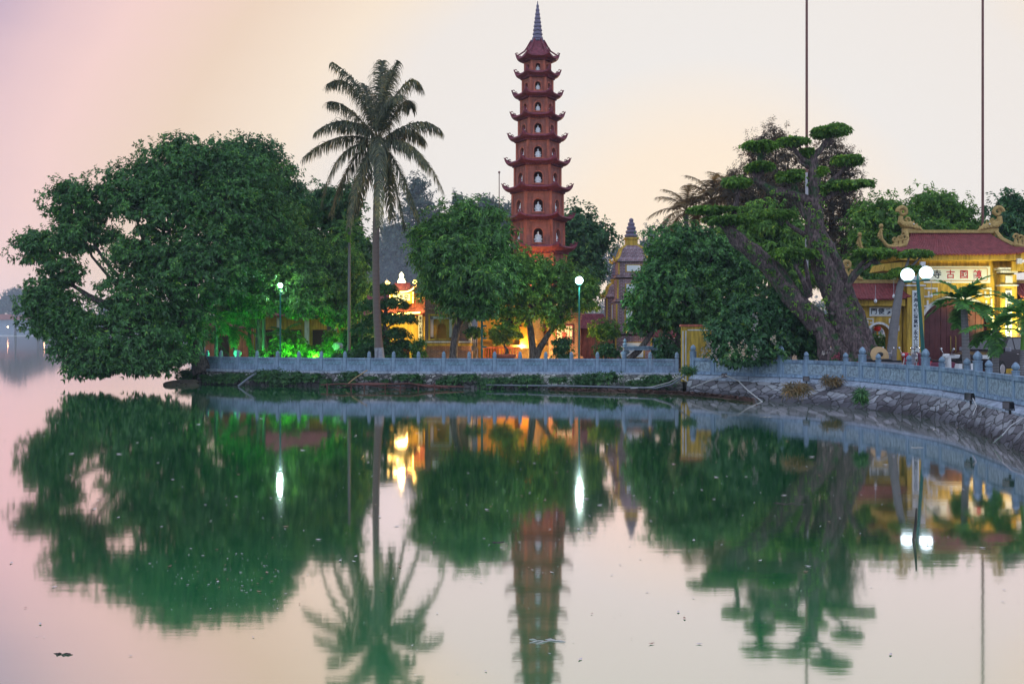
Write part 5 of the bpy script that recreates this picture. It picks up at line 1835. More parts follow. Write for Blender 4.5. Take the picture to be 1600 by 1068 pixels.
limb([(1264, 455, -.2), (1262, 430, -.5), (1258, 412, -.7), (1256, 400, -.7)], [0.14, 0.09, 0.07, 0.04], 8)
for _ in range(26):     # burrs and buttress knots
    t = random.random()
    x = 1300 + 60 * random.random() - 20 * (1 - t); y = 470 + 105 * t
    q = W(x, y, d - 0.45); r_ = random.uniform(0.08, 0.18)
    mb.sphere(q, r_, 9, 0, (random.uniform(.8, 1.4), 0.8, random.uniform(.9, 1.6)))
mb.build('trunk', M['bark_old'], old, True)
tp = []
for (xa, ya, xb, yb, w_, n_) in ((1318, 560, 1211, 425, 14, 60), (1211, 425, 1140, 355, 12, 50), (1330, 560, 1290, 425, 20, 90), (1290, 425, 1271, 270, 13, 110), (1350, 540, 1310, 430, 10, 40), (1258, 312, 1200, 297, 6, 30), (1290, 400, 1262, 330, 16, 60)):
    for _ in range(n_):
        f = random.random()
        tp.append(np.array(W(xa + (xb - xa) * f + random.uniform(-w_, w_), ya + (yb - ya) * f + random.uniform(-w_, w_) * .5, 43.5 - random.uniform(.25, .55))))
tp = np.array(tp)
tp = tp[rng.random(len(tp)) < .3]
tp = np.concatenate([tp + rng.normal(size=tp.shape) * .07 for _ in range(4)])
quads_obj('trunk_sprouts', rosettes(tp, unit(rng.normal(size=tp.shape) + np.array([0, -.8, .3])), 4, .12, .06, .3) - np.array(base), M['leaf_pad'], old)
pads = [(1293, 206, 30, 13), (1189, 229, 27, 10), (1238, 221, 26, 7), (1323, 251, 23, 8), (1238, 276, 24, 12), (1320, 290, 38, 8), (1149, 285, 32, 9), (1186, 261, 28, 7), (1112, 328, 32, 6), (1134, 345, 36, 7),
        (1222, 336, 28, 8), (1246, 397, 40, 9, -.8), (1367, 397, 36, 8, -.8), (1262, 238, 12, 6), (1280, 268, 10, 8), (1282, 300, 8, 6)]
for pd in pads:
    x, y, rx, ry = pd[0], pd[1], pd[2] * 1.10, pd[3] * 0.95; dd = pd[4] if len(pd) > 4 else 0
    D = d + dd; k = D / F
    c = W(x, y - ry * 0.1, D)
    n = int(52 * rx * ry / 20) + 60
    dirs = ellip_points(n, -0.5)
    ns = 8
    so = ellip_points(ns) * np.array([rx * .72, rx * .60, ry * .42]) * k * rng.uniform(.5, 1.1, (ns, 1))
    sr = rng.uniform(.3, .55, ns)
    j = rng.integers(0, ns, n)
    pos = np.array(c) + so[j] + dirs * (np.array([rx * .9, rx * 0.8, ry * 1.15]) * k) * sr[j][:, None] * rng.uniform(0.5, 1.15, (n, 1)) * (1 + 0.35 * (rng.random((n, 1)) < .14))
    Vp = rosettes(pos, unit(dirs * np.array([0.7, 0.7, 1.2]) + np.array([0, 0, 0.4])), 9, 0.15, 0.075, 0.15, 1.0)
    m2 = 40 + n // 3
    f2 = ellip_points(m2)
    pos2 = np.array(c) + f2 * np.array([rx, rx * 0.8, ry * 0.6]) * k * rng.uniform(0.1, 0.6, (m2, 1))
    V2 = rosettes(pos2, f2, 4, 0.22, 0.13, 0.1)
    quads_obj('leaf_clump', np.concatenate([Vp, V2]) - np.array(base), M['leaf_pad'], old)
    twg = MB(); twg.T = Matrix.Translation(-base)
    for q in so:
        a_ = c + Vector((0, 0, -ry * k * 2.2)); b_ = c + Vector(q) + Vector((0, 0, -ry * k * .3))
        twg.tube(curve_pts(a_, b_, (0, 0, -.05), 4, .03), [.035, .03, .022, .015, .008], 5)
    twg.build('twigs', M['bark_old'], old, True)


# slender flat topped tree before the gate
d = 42.0
base = W(1394, 0, d); base.z = GR
root = thing('flat_topped_tree', 'slender grey leaning tree with one flat clipped clump in front of the gate\'s smaller arch', 'tree', base)
mb = MB(); mb.T = Matrix.Translation(-base)
limb([(1394, 596), (1394, 550), (1396, 515), (1400, 485), (1406, 450), (1414, 424)], [0.20, 0.18, 0.17, 0.16, 0.14, 0.11], 12, 0.05)
limb([(1413, 426), (1418, 412), (1420, 402)], [0.10, 0.06, 0.03], 7)
limb([(1412, 430), (1424, 416), (1438, 402)], [0.09, 0.06, 0.03], 7)
mb.build('trunk', M['bark_grey'], root, True)
for (x, y, rx, ry) in ((1430, 398, 26, 7), (1404, 428, 14, 8), (1428, 422, 16, 6)):
    c = W(x, y, d); k = d / F; n = 300
    dirs = ellip_points(n, -0.3)
    pos = np.array(c) + dirs * np.array([rx, rx * 0.8, ry]) * k * rng.uniform(0.5, 1.08, (n, 1))
    quads_obj('leaf_clump', rosettes(pos, unit(dirs + np.array([0, 0, .5])), 9, 0.15, 0.055, 0.1) - np.array(base), M['leaf_pad'], root)

# ---- coconut palm
d = 53.0
base = W(593, 0, d); base.z = GZ
palm = thing('coconut_palm', 'tall coconut palm with ringed whitewashed trunk and a crown of drooping fronds', 'palm', base)
mb = MB(); mb.T = Matrix.Translation(-base)
p, r = dense([W(x, y, d) for x, y in ((594, 574), (593, 556), (591, 530), (588, 470), (587, 400), (588, 320), (590, 260), (591, 222))], [0.33, 0.26, 0.215, 0.19, 0.18, 0.165, 0.15, 0.14], 6)
mb.tube(p, r, 14, 0, 0.02, lambda c: 1 if c.z < GZ + 1.15 else 0)
mb.build('trunk', [M['bark_palm'], M['whitewash']], palm, True)
FR = [((555, 100), (512, 132), .5), ((575, 130), (520, 98), -1.2), ((594, 130), (597, 96), .3), ((598, 140), (622, 96), -.8), ((632, 90), (660, 138), .2), ((640, 130), (642, 168), 1.2),
      ((545, 165), (493, 206), -.8), ((540, 150), (512, 160), 1.6), ((530, 195), (474, 246), .2), ((520, 215), (503, 318), -.6), ((548, 225), (518, 332), .8), ((560, 240), (545, 352), -1.4),
      ((575, 245), (556, 330), 1.9), ((592, 180), (592, 352), -2.2), ((660, 170), (690, 205), -.4), ((640, 185), (664, 222), 1.5), ((655, 210), (692, 298), .6), ((640, 205), (668, 260), -1.7),
      ((622, 240), (654, 345), -.9), ((612, 245), (632, 358), .6), ((604, 240), (612, 340), 1.6), ((580, 150), (566, 130), 1.9), ((610, 140), (630, 150), -2.0), ((560, 175), (530, 200), 2.3), ((600, 120), (610, 110), 2.4)]
cen = W(591, 222, d) - base
for (mx_, tx, dy) in FR:
    p1 = W(mx_[0], mx_[1], d + dy * 0.6) - base
    p2 = W(tx[0], tx[1], d + dy) - base
    o = frond(cen, p1, p2, 112, 1.08, 0.058, 0.58, M['frond'], palm, gap=0.12, sway=0.20, segs=4)
mb = MB()
for k in range(8):
    a = k * 0.8
    mb.sphere((cen.x + 0.30 * math.cos(a), 0.30 * math.sin(a), cen.z - 0.32 - 0.10 * (k % 3)), 0.14, 9, 0, (1, 1, 1.2))
mb.build('coconut_bunch', M['rachis'], palm, True)


def small_palm(name, label, base_px, d, crown_px, nf, L_, ll, lw, trunk_r, mat, trunk_mat, gz=GZ, shaft=None, droop=0.15, up=1.0, n=30, group=None, seed=0, cat='palm'):
    rs_ = random.Random(seed)
    base = W(base_px, 0, d); base.z = gz
    root = thing(name, label, cat, base, 0, group)
    cen = W(crown_px[0], crown_px[1], d) - base
    mb = MB()
    top = cen.copy()
    p = curve_pts((0, 0, -0.1), top, (0, 0, 0), 8)
    mb.tube(p, [trunk_r * (1.15 - 0.35 * i / 8) for i in range(9)], 12, 0, 0.02)
    mb.build('trunk', trunk_mat, root, True)
    if shaft:
        mb = MB()
        mb.tube([top.lerp(Vector((0, 0, 0)), shaft), top.lerp(Vector((0, 0, 0)), shaft * 0.4), top + Vector((0, 0, 0.1))], [trunk_r * 0.95, trunk_r * 0.9, trunk_r * 0.45], 12)
        mb.build('crownshaft', M['shaft_green'], root, True)
    for k in range(nf):
        a = k * 2.399 + rs_.uniform(-.2, .2)
        e = R(84 - 96 * (k + 0.5) / nf) * up
        e2 = e - R(62)
        dx, dy = math.cos(a), math.sin(a)
        Lk = L_ * rs_.uniform(0.85, 1.12)
        p1 = cen + Vector((dx * math.cos(e), dy * math.cos(e), math.sin(e))) * (Lk * 0.55)
        p2 = p1 + Vector((dx * math.cos(e2), dy * math.cos(e2), math.sin(e2))) * (Lk * 0.55)
        frond(cen, p1, p2, n, ll, lw, droop, mat, root, gap=0.2, sway=0.08)
    return root


small_palm('areca_palm', 'young areca palm before the big arched doors, tallest of the small palms by the gate', 1512, 35, (1506, 474), 12, 1.32, 0.52, 0.085, 0.13, M['frond_green'], M['bark_grey'], GR, None, 0.12, 1.0, 24, seed=3)
small_palm('areca_palm', 'small areca palm with bright green shaft in front of the black car', 1555, 32, (1556, 516), 8, 1.25, 0.48, 0.075, 0.105, M['frond_green'], M['bark_grey'], GR, 0.45, 0.18, 1.0, 24, seed=5)
small_palm('areca_palm', 'areca palm with dark green shaft beside the car\'s rear end', 1598, 30, (1603, 498), 10, 1.35, 0.5, 0.08, 0.125, M['frond_green'], M['bark_grey'], GR, 0.40, 0.12, 1.0, 24, seed=9)
for i, (bx_, cx_, cy_, lb) in enumerate(((1112, 1112, 312, 'backlit brownish palm rising behind the dense domed tree'), (1075, 1072, 330, 'backlit brownish palm nearest the tall brick stupa'), (1150, 1140, 305, 'backlit brownish palm behind the gnarled tree\'s lowest clumps'))):
    small_palm('feather_palm', lb, bx_, 70, (cx_, cy_), 15, 2.6, 1.0, 0.06, 0.2, M['frond_brown'], M['bark_grey'], GZ, None, 0.30, 1.0, 34, seed=20 + i)
for i, (bx_, dd, cx_, cy_, nf, L_, lb) in enumerate(((338, 57.5, 338, 500, 13, 2.1, 'low shaggy palm lit green at the far corner of the thin fence'), (368, 59, 366, 515, 12, 1.8, 'low shaggy palm next to the bright green leaning stem'),
                                                    (392, 61, 388, 478, 11, 2.0, 'green lit feathery palm under the mango boughs'), (318, 59.5, 316, 530, 10, 1.7, 'dark low palm hanging over the end of the thin fence'),
                                                    (440, 60, 442, 525, 10, 1.3, 'short palm among the bright green lit bushes'))):
    small_palm('garden_palm', lb, bx_, dd, (cx_, cy_), nf, L_, 0.62, 0.055, 0.11, M['frond_green'], M['bark'], GZ, None, 0.34, 0.9, 30, seed=40 + i)
small_palm('slender_palm', 'thin grey stemmed palm with a small crown before the rounded dark tree', 545, 55.5, (546, 362), 9, 1.2, 0.5, 0.05, 0.085, M['frond_green'], M['bark_grey'], GZ, 0.08, 0.2, 1.0, 24, seed=60)
small_palm('slender_palm', 'thin palm with yellowish crown in front of the leaning fig\'s right side'.replace("right side", "inner boughs"), 412, 58, (414, 285), 9, 1.6, 0.6, 0.05, 0.09, M['frond_green'], M['bark_grey'], GZ, 0.06, 0.25, 1.0, 24, seed=61)


# ---- shrubs
def shrub(name, label, px, py, rx, ry, d, leaf, gz=GZ, group=None, ll=0.16, lw=0.06, stem=True, rs=0.28, ros=14, cat='shrub', **kw):
    base = W(px, 0, d); base.z = gz
    root = thing(name, label, cat, base, 0, group)
    c = W(px, py, d); k = d / F
    V, cc = crown([(tuple(c), (rx * k, rx * k * 0.85, ry * k))], rs=rs, ll=ll, lw=lw, ros=ros, cover=1.6, fill=5, **kw)
    quads_obj('foliage', V - np.array(base), M[leaf], root)
    if stem:
        mb = MB()
        h = max(0.1, c.z - gz)
        for k_ in range(3):
            mb.tube(curve_pts((0.05 * (k_ - 1), 0, -0.08), (0.12 * (k_ - 1), 0.05 * k_, h), (0, 0, 0), 4, 0.02), [0.045, 0.04, 0.035, 0.03, 0.02], 6)
        mb.build('stem', M['bark'], root)
    return root


for lb, x, y, rx, ry, d_, lf in (
        ('brightest green floodlit bush behind the thin fence under the mango tree', 452, 540, 24, 20, 57, 'leaf_lively'), ('long low floodlit hedge bush beside the brightest green bush', 488, 552, 24, 12, 58, 'leaf_lively'),
        ('green lit leafy bush next to the grey boulder', 521, 533, 14, 20, 60, 'leaf_lively'), ('dark shrub between the boulder and the coconut palm foot', 560, 535, 26, 24, 58, 'leaf_dark'),
        ('round potted bush with open top beside the shrine steps', 655, 548, 12, 16, 54.5, 'leaf_mango'), ('dark upright conifer shrub in front of the seal panel pier', 879, 545, 15, 22, 54.5, 'leaf_pine'),
        ('clipped dark shrub between the brick pier and the stone table', 948, 548, 20, 12, 55, 'leaf_pine'), ('yellow-green small tree-like shrub behind the clipped dark shrub', 946, 518, 22, 16, 57, 'leaf_lively'),
        ('dark twiggy shrub beside the ochre wall\'s white edge', 1042, 545, 18, 24, 52, 'leaf_dark'), ('teal lit low shrub near the rubble bank corner', 404, 556, 12, 10, 56, 'leaf_mango'),
        ('small dark green shrub behind the street lamp\'s post foot', 742, 520, 14, 9, 57.5, 'leaf_pine'), ('dark bush filling the fork between the gnarled tree\'s two great stems', 1262, 520, 42, 40, 52, 'leaf_dark'), ('leafy shrub in the court seen through the gate\'s smaller arch', 1374, 538, 16, 16, 53, 'leaf_lively'), ('low dark bush at the coconut palm\'s whitewashed foot', 540, 560, 26, 10, 54, 'weed')):
    shrub('garden_shrub', lb, x, y, rx, ry, d_, lf)
# sprawling bush that hangs over the thick fence
base = W(1190, 0, 44.6); base.z = GR
root = thing('sprawling_bush', 'large dark sprawling bush with dry white flower strings spilling over the thick fence', 'bush', base)
V, cc = crown(px_blobs([(1195, 492, 55, 32), (1150, 520, 44, 36, -.6), (1225, 525, 52, 38), (1262, 545, 34, 26), (1130, 545, 26, 18, -.8), (1150, 562, 32, 16, -1.2), (1185, 548, 40, 26, -.9), (1215, 465, 26, 20)], 44.6, 0.6), rs=0.42, ll=0.20, lw=0.085, ros=16, cover=1.6, fill=5)
quads_obj('foliage', V - np.array(base), M['leaf_dark'], root)
mb = MB()
for k in range(7):
    mb.tube(curve_pts((random.uniform(-.5, .8), random.uniform(-.2, .3), -0.05), (random.uniform(-1.4, 1.6), random.uniform(-.3, .3), random.uniform(1.0, 2.6)), (0, 0, 0.2), 6, 0.06), [0.06, .055, .05, .045, .04, .03, .02], 6)
mb.build('stem', M['bark'], root)
pts = []
for (x, y0, y1) in ((1142, 535, 560), (1158, 530, 562), (1163, 538, 555), (1180, 490, 515), (1180, 540, 562), (1110, 535, 560), (1098, 545, 558), (1105, 532, 548), (1208, 525, 535), (1120, 540, 570)):
    for t in np.linspace(0, 1, 26):
        q = W(x + 3 * math.sin(t * 7 + x), y0 + (y1 - y0) * t, 42.7)
        pts.append(np.array(q) + rng.normal(size=3) * 0.035)
pts = np.array(pts)
quads_obj('flower_string', rosettes(pts, unit(rng.normal(size=pts.shape)), 5, 0.06, 0.03, 0.1) - np.array(base), M['dry_flower'], root)

# cloud pruned pine
d = 54.5
base = W(603, 0, d); base.z = GZ
root = thing('cloud_pine', 'dark cloud pruned pine with layered clumps in front of the neon shrine', 'tree', base)
mb = MB(); mb.T = Matrix.Translation(-base)
mb.tube([W(603, 574, d), W(606, 540, d), W(600, 505, d), W(604, 470, d), W(600, 452, d)], [0.16, .13, .11, .07, .03], 8, 0, .08)
pads2 = [(600, 455, 22, 12), (615, 476, 24, 11), (580, 480, 22, 12), (628, 500, 26, 12), (596, 500, 26, 12), (575, 515, 26, 13), (618, 524, 24, 12), (590, 540, 30, 13), (628, 540, 16, 9), (570, 552, 20, 12), (612, 556, 24, 12)]
for (x, y, rx, ry) in pads2:
    mb.tube(curve_pts(W(602, y + 14, d), W(x, y + 3, d), (0, 0, 0.1), 4), [.06, .05, .04, .03, .02], 5)
mb.build('trunk', M['bark'], root, True)
for (x, y, rx, ry) in pads2:
    k = d / F; n = 220
    dirs = ellip_points(n, -0.4)
    pos = np.array(W(x, y, d + random.uniform(-.3, .5))) + dirs * np.array([rx, rx * 0.85, ry]) * k * rng.uniform(0.55, 1.08, (n, 1))
    quads_obj('leaf_clump', rosettes(pos, unit(dirs + np.array([0, 0, .4])), 10, 0.17, 0.05, 0.1) - np.array(base), M['leaf_pine'], root)
# potted bonsai lit orange
d = 55.0
base = W(790, 0, d); base.z = GZ
root = thing('potted_bonsai', 'yellow-green potted bonsai on a pale stone stand in front of the orange terrace', 'bonsai', base)
mb = MB(); mb.box((0, 0, .25), (.35, .35, .5)); mb.box((0, 0, .54), (.9, .5, .08)); mb.build('stand', M['ornament'], root)
mb = MB(); mb.lathe([(.36, .58), (.5, .66), (.52, .78), (.46, .79)], (0, 0, 0), 14, 0, 0, 1.2, .8); mb.build('pot', M['brick_trim'], root, True)
mb = MB(); mb.tube([(0, 0, .75), (.1, 0, 1.0), (-.1, 0, 1.3), (.05, 0, 1.55)], [.09, .08, .06, .03], 7); mb.build('trunk', M['bark'], root, True)
Vs = []
for (x, y, rx, ry) in ((778, 535, 13, 6), (792, 528, 12, 6), (805, 533, 12, 6), (785, 542, 14, 6), (772, 528, 8, 5)):
    n = 120; dirs = ellip_points(n, -.4); pos = np.array(W(x, y - 8, d)) + dirs * np.array([rx, rx, ry]) * d / F * rng.uniform(.5, 1.1, (n, 1))
    Vs.append(rosettes(pos, dirs, 8, .15, .055, .1))
quads_obj('foliage', np.concatenate(Vs) - np.array(base), M['leaf_yellow'], root)
# weeds on the embankments: countable clumps along the foot of the rubble bank
totw, atw = arclen((F_L[:, :] + W_L[np.linspace(0, len(W_L) - 1, len(F_L)).astype(int)] * 1.0) / 2)
proto = None
for i in range(34):
    s = 0.8 + (totw - 3.5) * (i / 33) + random.uniform(-.4, .4)
    if 0.0 < s < totw:
        q = atw(s)
        if proto is None:
            root = thing('bank_weed', 'leafy weed clump growing on the rubble bank below the thin fence', 'weed', (0, 0, 0), 0, 'weeds along the rubble bank')
            V, cc = crown([((0, 0, 0.12), (0.55, 0.3, 0.24)), ((.3, 0, .3), (.2, .2, .16)), ((-.35, -.05, 0.0), (.3, .2, .22))], rs=0.2, ll=0.17, lw=0.055, ros=9, cover=0.8, fill=2, out=.5)
            quads_obj('foliage', V, M['weed'], root)
            mb = MB(); mb.tube([(0, 0.2, -.25), (0, 0, .2)], .02, 5); mb.build('stem', M['bark'], root)
            proto = root
        else:
            root = copy_tree(proto)
        k = random.uniform(0.3, 1.1)
        root.location = (q[0], q[1] - 0.12, random.uniform(0.08, 0.5)); root.scale = (k * random.uniform(.6, 1.5), k, k * random.uniform(.6, 1.2)); root.rotation_euler = (0, 0, random.uniform(-.5, .5))
for lb, x, y, w_, mt in (('dry reddish grass tuft on the apron slabs under the gnarled tree', 1300, 594, 16, 'frond_brown'), ('green grass tuft spilling over the apron next to the dry reddish tuft', 1325, 592, 14, 'weed'), ('small green weed on the apron below the white bucket', 1232, 588, 9, 'weed'),
                         ('hanging dry creeper on the cut stone face below the big fence post', 1245, 606, 18, 'frond_brown'), ('green creeper tuft at the foot of the ochre wall', 1076, 578, 10, 'weed'), ('tiny green weed in the cut stone joints', 1345, 616, 3, 'weed')):
    yy = 2992.0 / max(60, (y - 520)) if y < 600 else 2600.0 / (y - 520)
    d_ = min(44.5, max(30, yy)) - 0.3
    q = W(x, y, d_)
    root = thing('bank_grass', lb, 'weed', q)
    n = 90; pos = np.stack([rng.uniform(-1, 1, n) * w_ * d_ / F, rng.uniform(-.15, .15, n), rng.uniform(-.12, .12, n)], 1)
    quads_obj('blades', rosettes(pos, np.tile([0, -0.5, .6], (n, 1)), 5, 0.26, 0.03, 0.7), M[mt], root)


# ------------------------------------------------------------------ lamps and poles
d = 38.0
base = W(1446, 0, d); base.z = GR
lamp = thing('globe_lamp', 'leaning dark green lamp post with two lit white globes before the yellow gate', 'street lamp', base)
mb = MB()
top = W(1434, 437, d) - base
mb.tube([(0, 0, 0), top * 0.25, top], [0.085, 0.075, 0.06], 10)
mb.lathe([(0.16, 0), (0.16, 0.12), (0.10, 0.2), (0.09, 0.5)], (0, 0, 0), 12)
mb.tube([top, top + Vector((0, 0, 0.22))], [0.05, 0.015], 8)
for px_, py_ in ((1418, 429), (1447, 426)):
    g = W(px_, py_, d) - base
    mb.tube([top + Vector((0, 0, -.05)), Vector(((top.x + g.x) / 2, 0, top.z - 0.02)), Vector((g.x, 0, g.z - 0.28))], [0.035, 0.03, 0.03], 8)
    mb.lathe([(0.13, -0.30), (0.15, -0.24), (0.10, -0.20)], tuple(g), 12)
mb.build('post', M['lamp_green'], lamp, True)
for px_, py_ in ((1418, 429), (1447, 426)):
    g = W(px_, py_, d) - base
    mb = MB(); mb.sphere(g, 0.245, 20)
    mb.build('globe', M['globe'], lamp, True)


def garden_lamp(name, label, px, py, d, r, mat, en, col, cat='street lamp', reach=None):
    base = W(px, 0, d); base.z = GZ
    root = thing(name, label, cat, base)
    t = W(px, py, d) - base
    mb = MB()
    mb.tube([(0, 0, 0), t * 0.3, t - Vector((0, 0, r * 1.1))], [0.06, 0.05, 0.04], 8)
    mb.lathe([(0.12, 0), (0.12, 0.1), (0.07, 0.2)], (0, 0, 0), 10)
    mb.lathe([(r * .5, -r * 1.25), (r * .7, -r * 1.05), (r * .55, -r * .9)], tuple(t), 10)
    mb.build('post', M['lamp_green'], root, True)
    mb = MB(); mb.sphere(t, r, 14); mb.build('globe', M[mat], root, True)
    if en:
        light('POINT', tuple(t + Vector((0, -r * 1.3, 0.0))), en, col, root, None, 0.12)
    return root


garden_lamp('street_lamp', 'lamp post with a single dazzling white globe beside the forked tree', 905, 438, 52.2, 0.20, 'globe_small', 330, (0.65, 1.0, 0.85))
garden_lamp('street_lamp', 'lamp post with a small bright globe tucked under the mango tree boughs', 438, 446, 54.2, 0.13, 'globe_small', 130, (0.60, 1.0, 0.85))
garden_lamp('garden_lamp', 'small orange lamp glowing beside the coconut palm trunk', 566, 473, 57.5, 0.13, 'lamp_orange', 40, (1, 0.6, 0.2))
d = 54.0
base = W(753, 0, d); base.z = GZ
root = thing('signal_post', 'dark green post with short cross arms standing behind the thin fence near the potted bonsai', 'post', base)
mb = MB(); mb.tube([(0, 0, 0), (0, 0, 3.4)], 0.06, 8)
for z in (0.55, 1.2, 1.65, 2.3):
    mb.box((0.1, 0, z), (0.3, 0.1, 0.09))
mb.build('pole', M['lamp_green'], root)


def flood(name, label, px, d, energy, col, tgt, lens, gz=GZ, off=-0.1):
    base = W(px, 0, d); base.z = gz
    root = thing(name, label, 'floodlight', base)
    mb = MB(); mb.box((0, 0, 0.03), (0.2, 0.16, 0.06)); mb.box((0, 0.05, 0.17), (0.05, 0.05, 0.24)); mb.box((0, 0, 0.27), (0.24, 0.10, 0.18)); mb.build('housing', M['black'], root)
    mb = MB(); mb.box((0, -0.0, 0.368), (0.2, 0.08, 0.012)); mb.build('lens', M[lens], root)
    light('POINT', (0, off, 0.55), energy, col, root, None, 0.1)
    return root


flood('garden_floodlight', 'green floodlight at the foot of the brightest green bush', 447, 55.6, 330, (0.12, 1.0, 0.06), None, 'flood_lens', off=0.0)
flood('garden_floodlight', 'green floodlight behind the long low hedge bush', 492, 57.2, 260, (0.12, 1.0, 0.06), None, 'flood_lens', off=0.0)
flood('garden_floodlight', 'green floodlight between the boulder and the green lit leafy bush', 520, 58.4, 330, (0.12, 1.0, 0.08), None, 'flood_lens', off=0.0)
flood('garden_floodlight', 'teal floodlight among the low palms at the fence corner', 350, 56.4, 120, (0.06, 1.0, 0.32), None, 'flood_lens')
flood('garden_floodlight', 'green floodlight under the feathery palm by the mango trunk', 398, 57.6, 120, (0.08, 1.0, 0.14), None, 'flood_lens')
flood('terrace_floodlight', 'orange floodlight washing the terrace steps behind the forked tree', 846, 57.2, 800, (1.0, 0.54, 0.13), None, 'flood_lens_orange')
flood('terrace_floodlight', 'orange floodlight behind the potted bonsai stand', 806, 56.6, 420, (1.0, 0.54, 0.13), None, 'flood_lens_orange')
flood('terrace_floodlight', 'orange floodlight on top of the brick wall under the lowest visible pagoda eave', 838, 63.8, 240, (1.0, 0.58, 0.13), None, 'flood_lens_orange', GZ + 4.62)
flood('terrace_floodlight', 'orange floodlight on the brick wall under the pagoda', 815, 62.4, 300, (1.0, 0.54, 0.13), None, 'flood_lens_orange', GZ + 0.6)
# yellow wash on the bright end of the gate, from a lamp standing by the court
base = Vector((23.2, 45.6, GR))
root = thing('court_floodlight', 'yellow floodlight on a short post washing the bright pilaster of the gate', 'floodlight', base)
mb = MB(); mb.tube([(0, 0, 0), (0, 0, 0.9)], 0.04, 8); mb.box((0, 0.05, 1.0), (0.3, 0.14, 0.22)); mb.build('housing', M['black'], root)
mb = MB(); mb.box((0, 0.125, 1.0), (0.24, 0.01, 0.17)); mb.build('lens', M['neon'], root)
light('SPOT', (0, 0.2, 1.05), 1500, (1, 0.86, 0.25), root, (-0.2, 2.4, 4.4), 0.12, 95)

for lb, px_, d_, split, ztop, r_ in (('tall flagpole, rusty above and grey below, rising behind the gnarled tree', 1260.5, 58, 11.0, 28, 0.085), ('tall rusty brown flagpole rising behind the gate\'s roof ridge', 1535.5, 60, 2.0, 30, 0.09),
                                    ('thin short mast between the hazy conifer tops and the pagoda', 780, 100, 4, 17.5, 0.06)):
    base = W(px_, 0, d_); base.z = GZ
    root = thing('flagpole', lb, 'flagpole', base)
    mb = MB(); mb.tube([(0, 0, 0), (0, 0, split)], [r_ * 1.15, r_], 10); mb.lathe([(.3, 0), (.3, .15), (.15, .25)], (0, 0, 0), 12); mb.build('lower_pole', M['grey_metal'], root, True)
    mb = MB(); mb.tube([(0, 0, split + .002), (0, 0, ztop)], [r_ * .92, r_ * 0.7], 10); mb.sphere((0, 0, ztop + .1), .12, 10); mb.build('upper_pole', M['pole_brown'], root, True)

# ------------------------------------------------------------------ vehicles
base = Vector((20.95, 44.3, GR))
car = thing('parked_car', 'black sport utility car with roof rails parked before the gate doors behind the palms', 'car', base, PI + R(38))
mb = MB()
prof = [(-2.22, 0.38), (2.1, 0.36), (2.24, 0.52), (2.26, 0.78), (2.12, 0.98), (1.2, 1.10), (-2.18, 1.08), (-2.28, 0.80)]
mb.prism(prof, -0.90, 0.90)
mb.add([(-2.15, -.88, 1.085), (1.22, -.88, 1.105), (1.22, .88, 1.105), (-2.15, .88, 1.085), (-1.98, -.70, 1.70), (0.38, -.70, 1.72), (0.38, .70, 1.72), (-1.98, .70, 1.70)],
       [(4, 5, 6, 7), (0, 1, 5, 4), (1, 2, 6, 5), (2, 3, 7, 6), (3, 0, 4, 7)])
mb.build('body', M['car_paint'], car, False, 0.05)


def side_pt(x, t, s, off=0.012):
    y = -.88 + .18 * t
    z = 1.09 + 0.62 * t
    return (x, (y - off) * s * -1 if s > 0 else (y - off), z + .004)


for s in (-1, 1):
    for (xa0, xb0, xa1, xb1) in ((0.18, 1.02, 0.14, 0.40), (-0.85, 0.08, -0.85, 0.05), (-1.9, -0.95, -1.78, -0.95)):
        mb = MB()
        v = [side_pt(xa0, .12, s), side_pt(xb0, .12, s), side_pt(xb1, .86, s), side_pt(xa1, .86, s)]
        mb.add(v, [(0, 1, 2, 3)])
        o = mb.build('side_window', M['car_glass'], car)
        so = o.modifiers.new('t', 'SOLIDIFY'); so.thickness = 0.008; so.offset = 0
    mb = MB(); mb.box((0.98, s * 1.0, 1.18), (0.14, 0.22, 0.17)); mb.box((0.98, s * .9, 1.13), (.06, .1, .05)); mb.build('mirror', M['grey_plastic'], car, False, 0.03)
    mb = MB(); mb.tube([(-1.8, s * .62, 1.71), (-1.7, s * .62, 1.80), (0.0, s * .62, 1.80), (0.15, s * .62, 1.72)], 0.022, 6); mb.build('roof_rail', M['chrome'], car, True)
    mb = MB(); mb.box((-2.24, s * .74, 0.98), (.12, .24, .42)); mb.build('tail_light', M['tail_red'], car, False, .02)
    mb = MB(); mb.box((2.16, s * .66, 0.86), (.16, .40, .18)); mb.build('headlight', M['white_plastic'], car, False, .03)
    for x in (-1.38, 1.38):
        mb = MB(); T = Matrix.Translation((x, s * .84, .36)) @ Matrix.Rotation(PI / 2, 4, 'X'); mb.T = T
        mb.lathe([(.22, -.12), (.34, -.11), (.36, -.06), (.36, .06), (.34, .11), (.22, .12)], (0, 0, 0), 20)
        wh = mb.build('wheel', M['rubber'], car, True)
        mb = MB(); mb.T = T; mb.lathe([(.21, -.125), (.23, -.10), (.23, .10), (.21, .125)], (0, 0, 0), 16); mb.build('rim', M['chrome'], wh)
mb = MB()
mb.add([(1.16, -.74, 1.16), (1.16, .74, 1.16), (.46, .62, 1.67), (.46, -.62, 1.67)], [(0, 1, 2, 3)])
o = mb.build('windscreen', M['car_glass'], car); o.location = (.012, 0, .012)
so = o.modifiers.new('t', 'SOLIDIFY'); so.thickness = 0.008; so.offset = 0
mb = MB(); mb.box((2.27, 0, .70), (.04, 1.0, .22)); mb.box((2.28, 0, .45), (.05, 1.6, .14)); mb.build('grille', M['black'], car)
for s in (-1, 1):
    for x in (.10, -.9):
        mb = MB(); mb.box((x - .1, s * .912, 0.98), (.2, .03, .035)); mb.build('handle', M['chrome'], car)


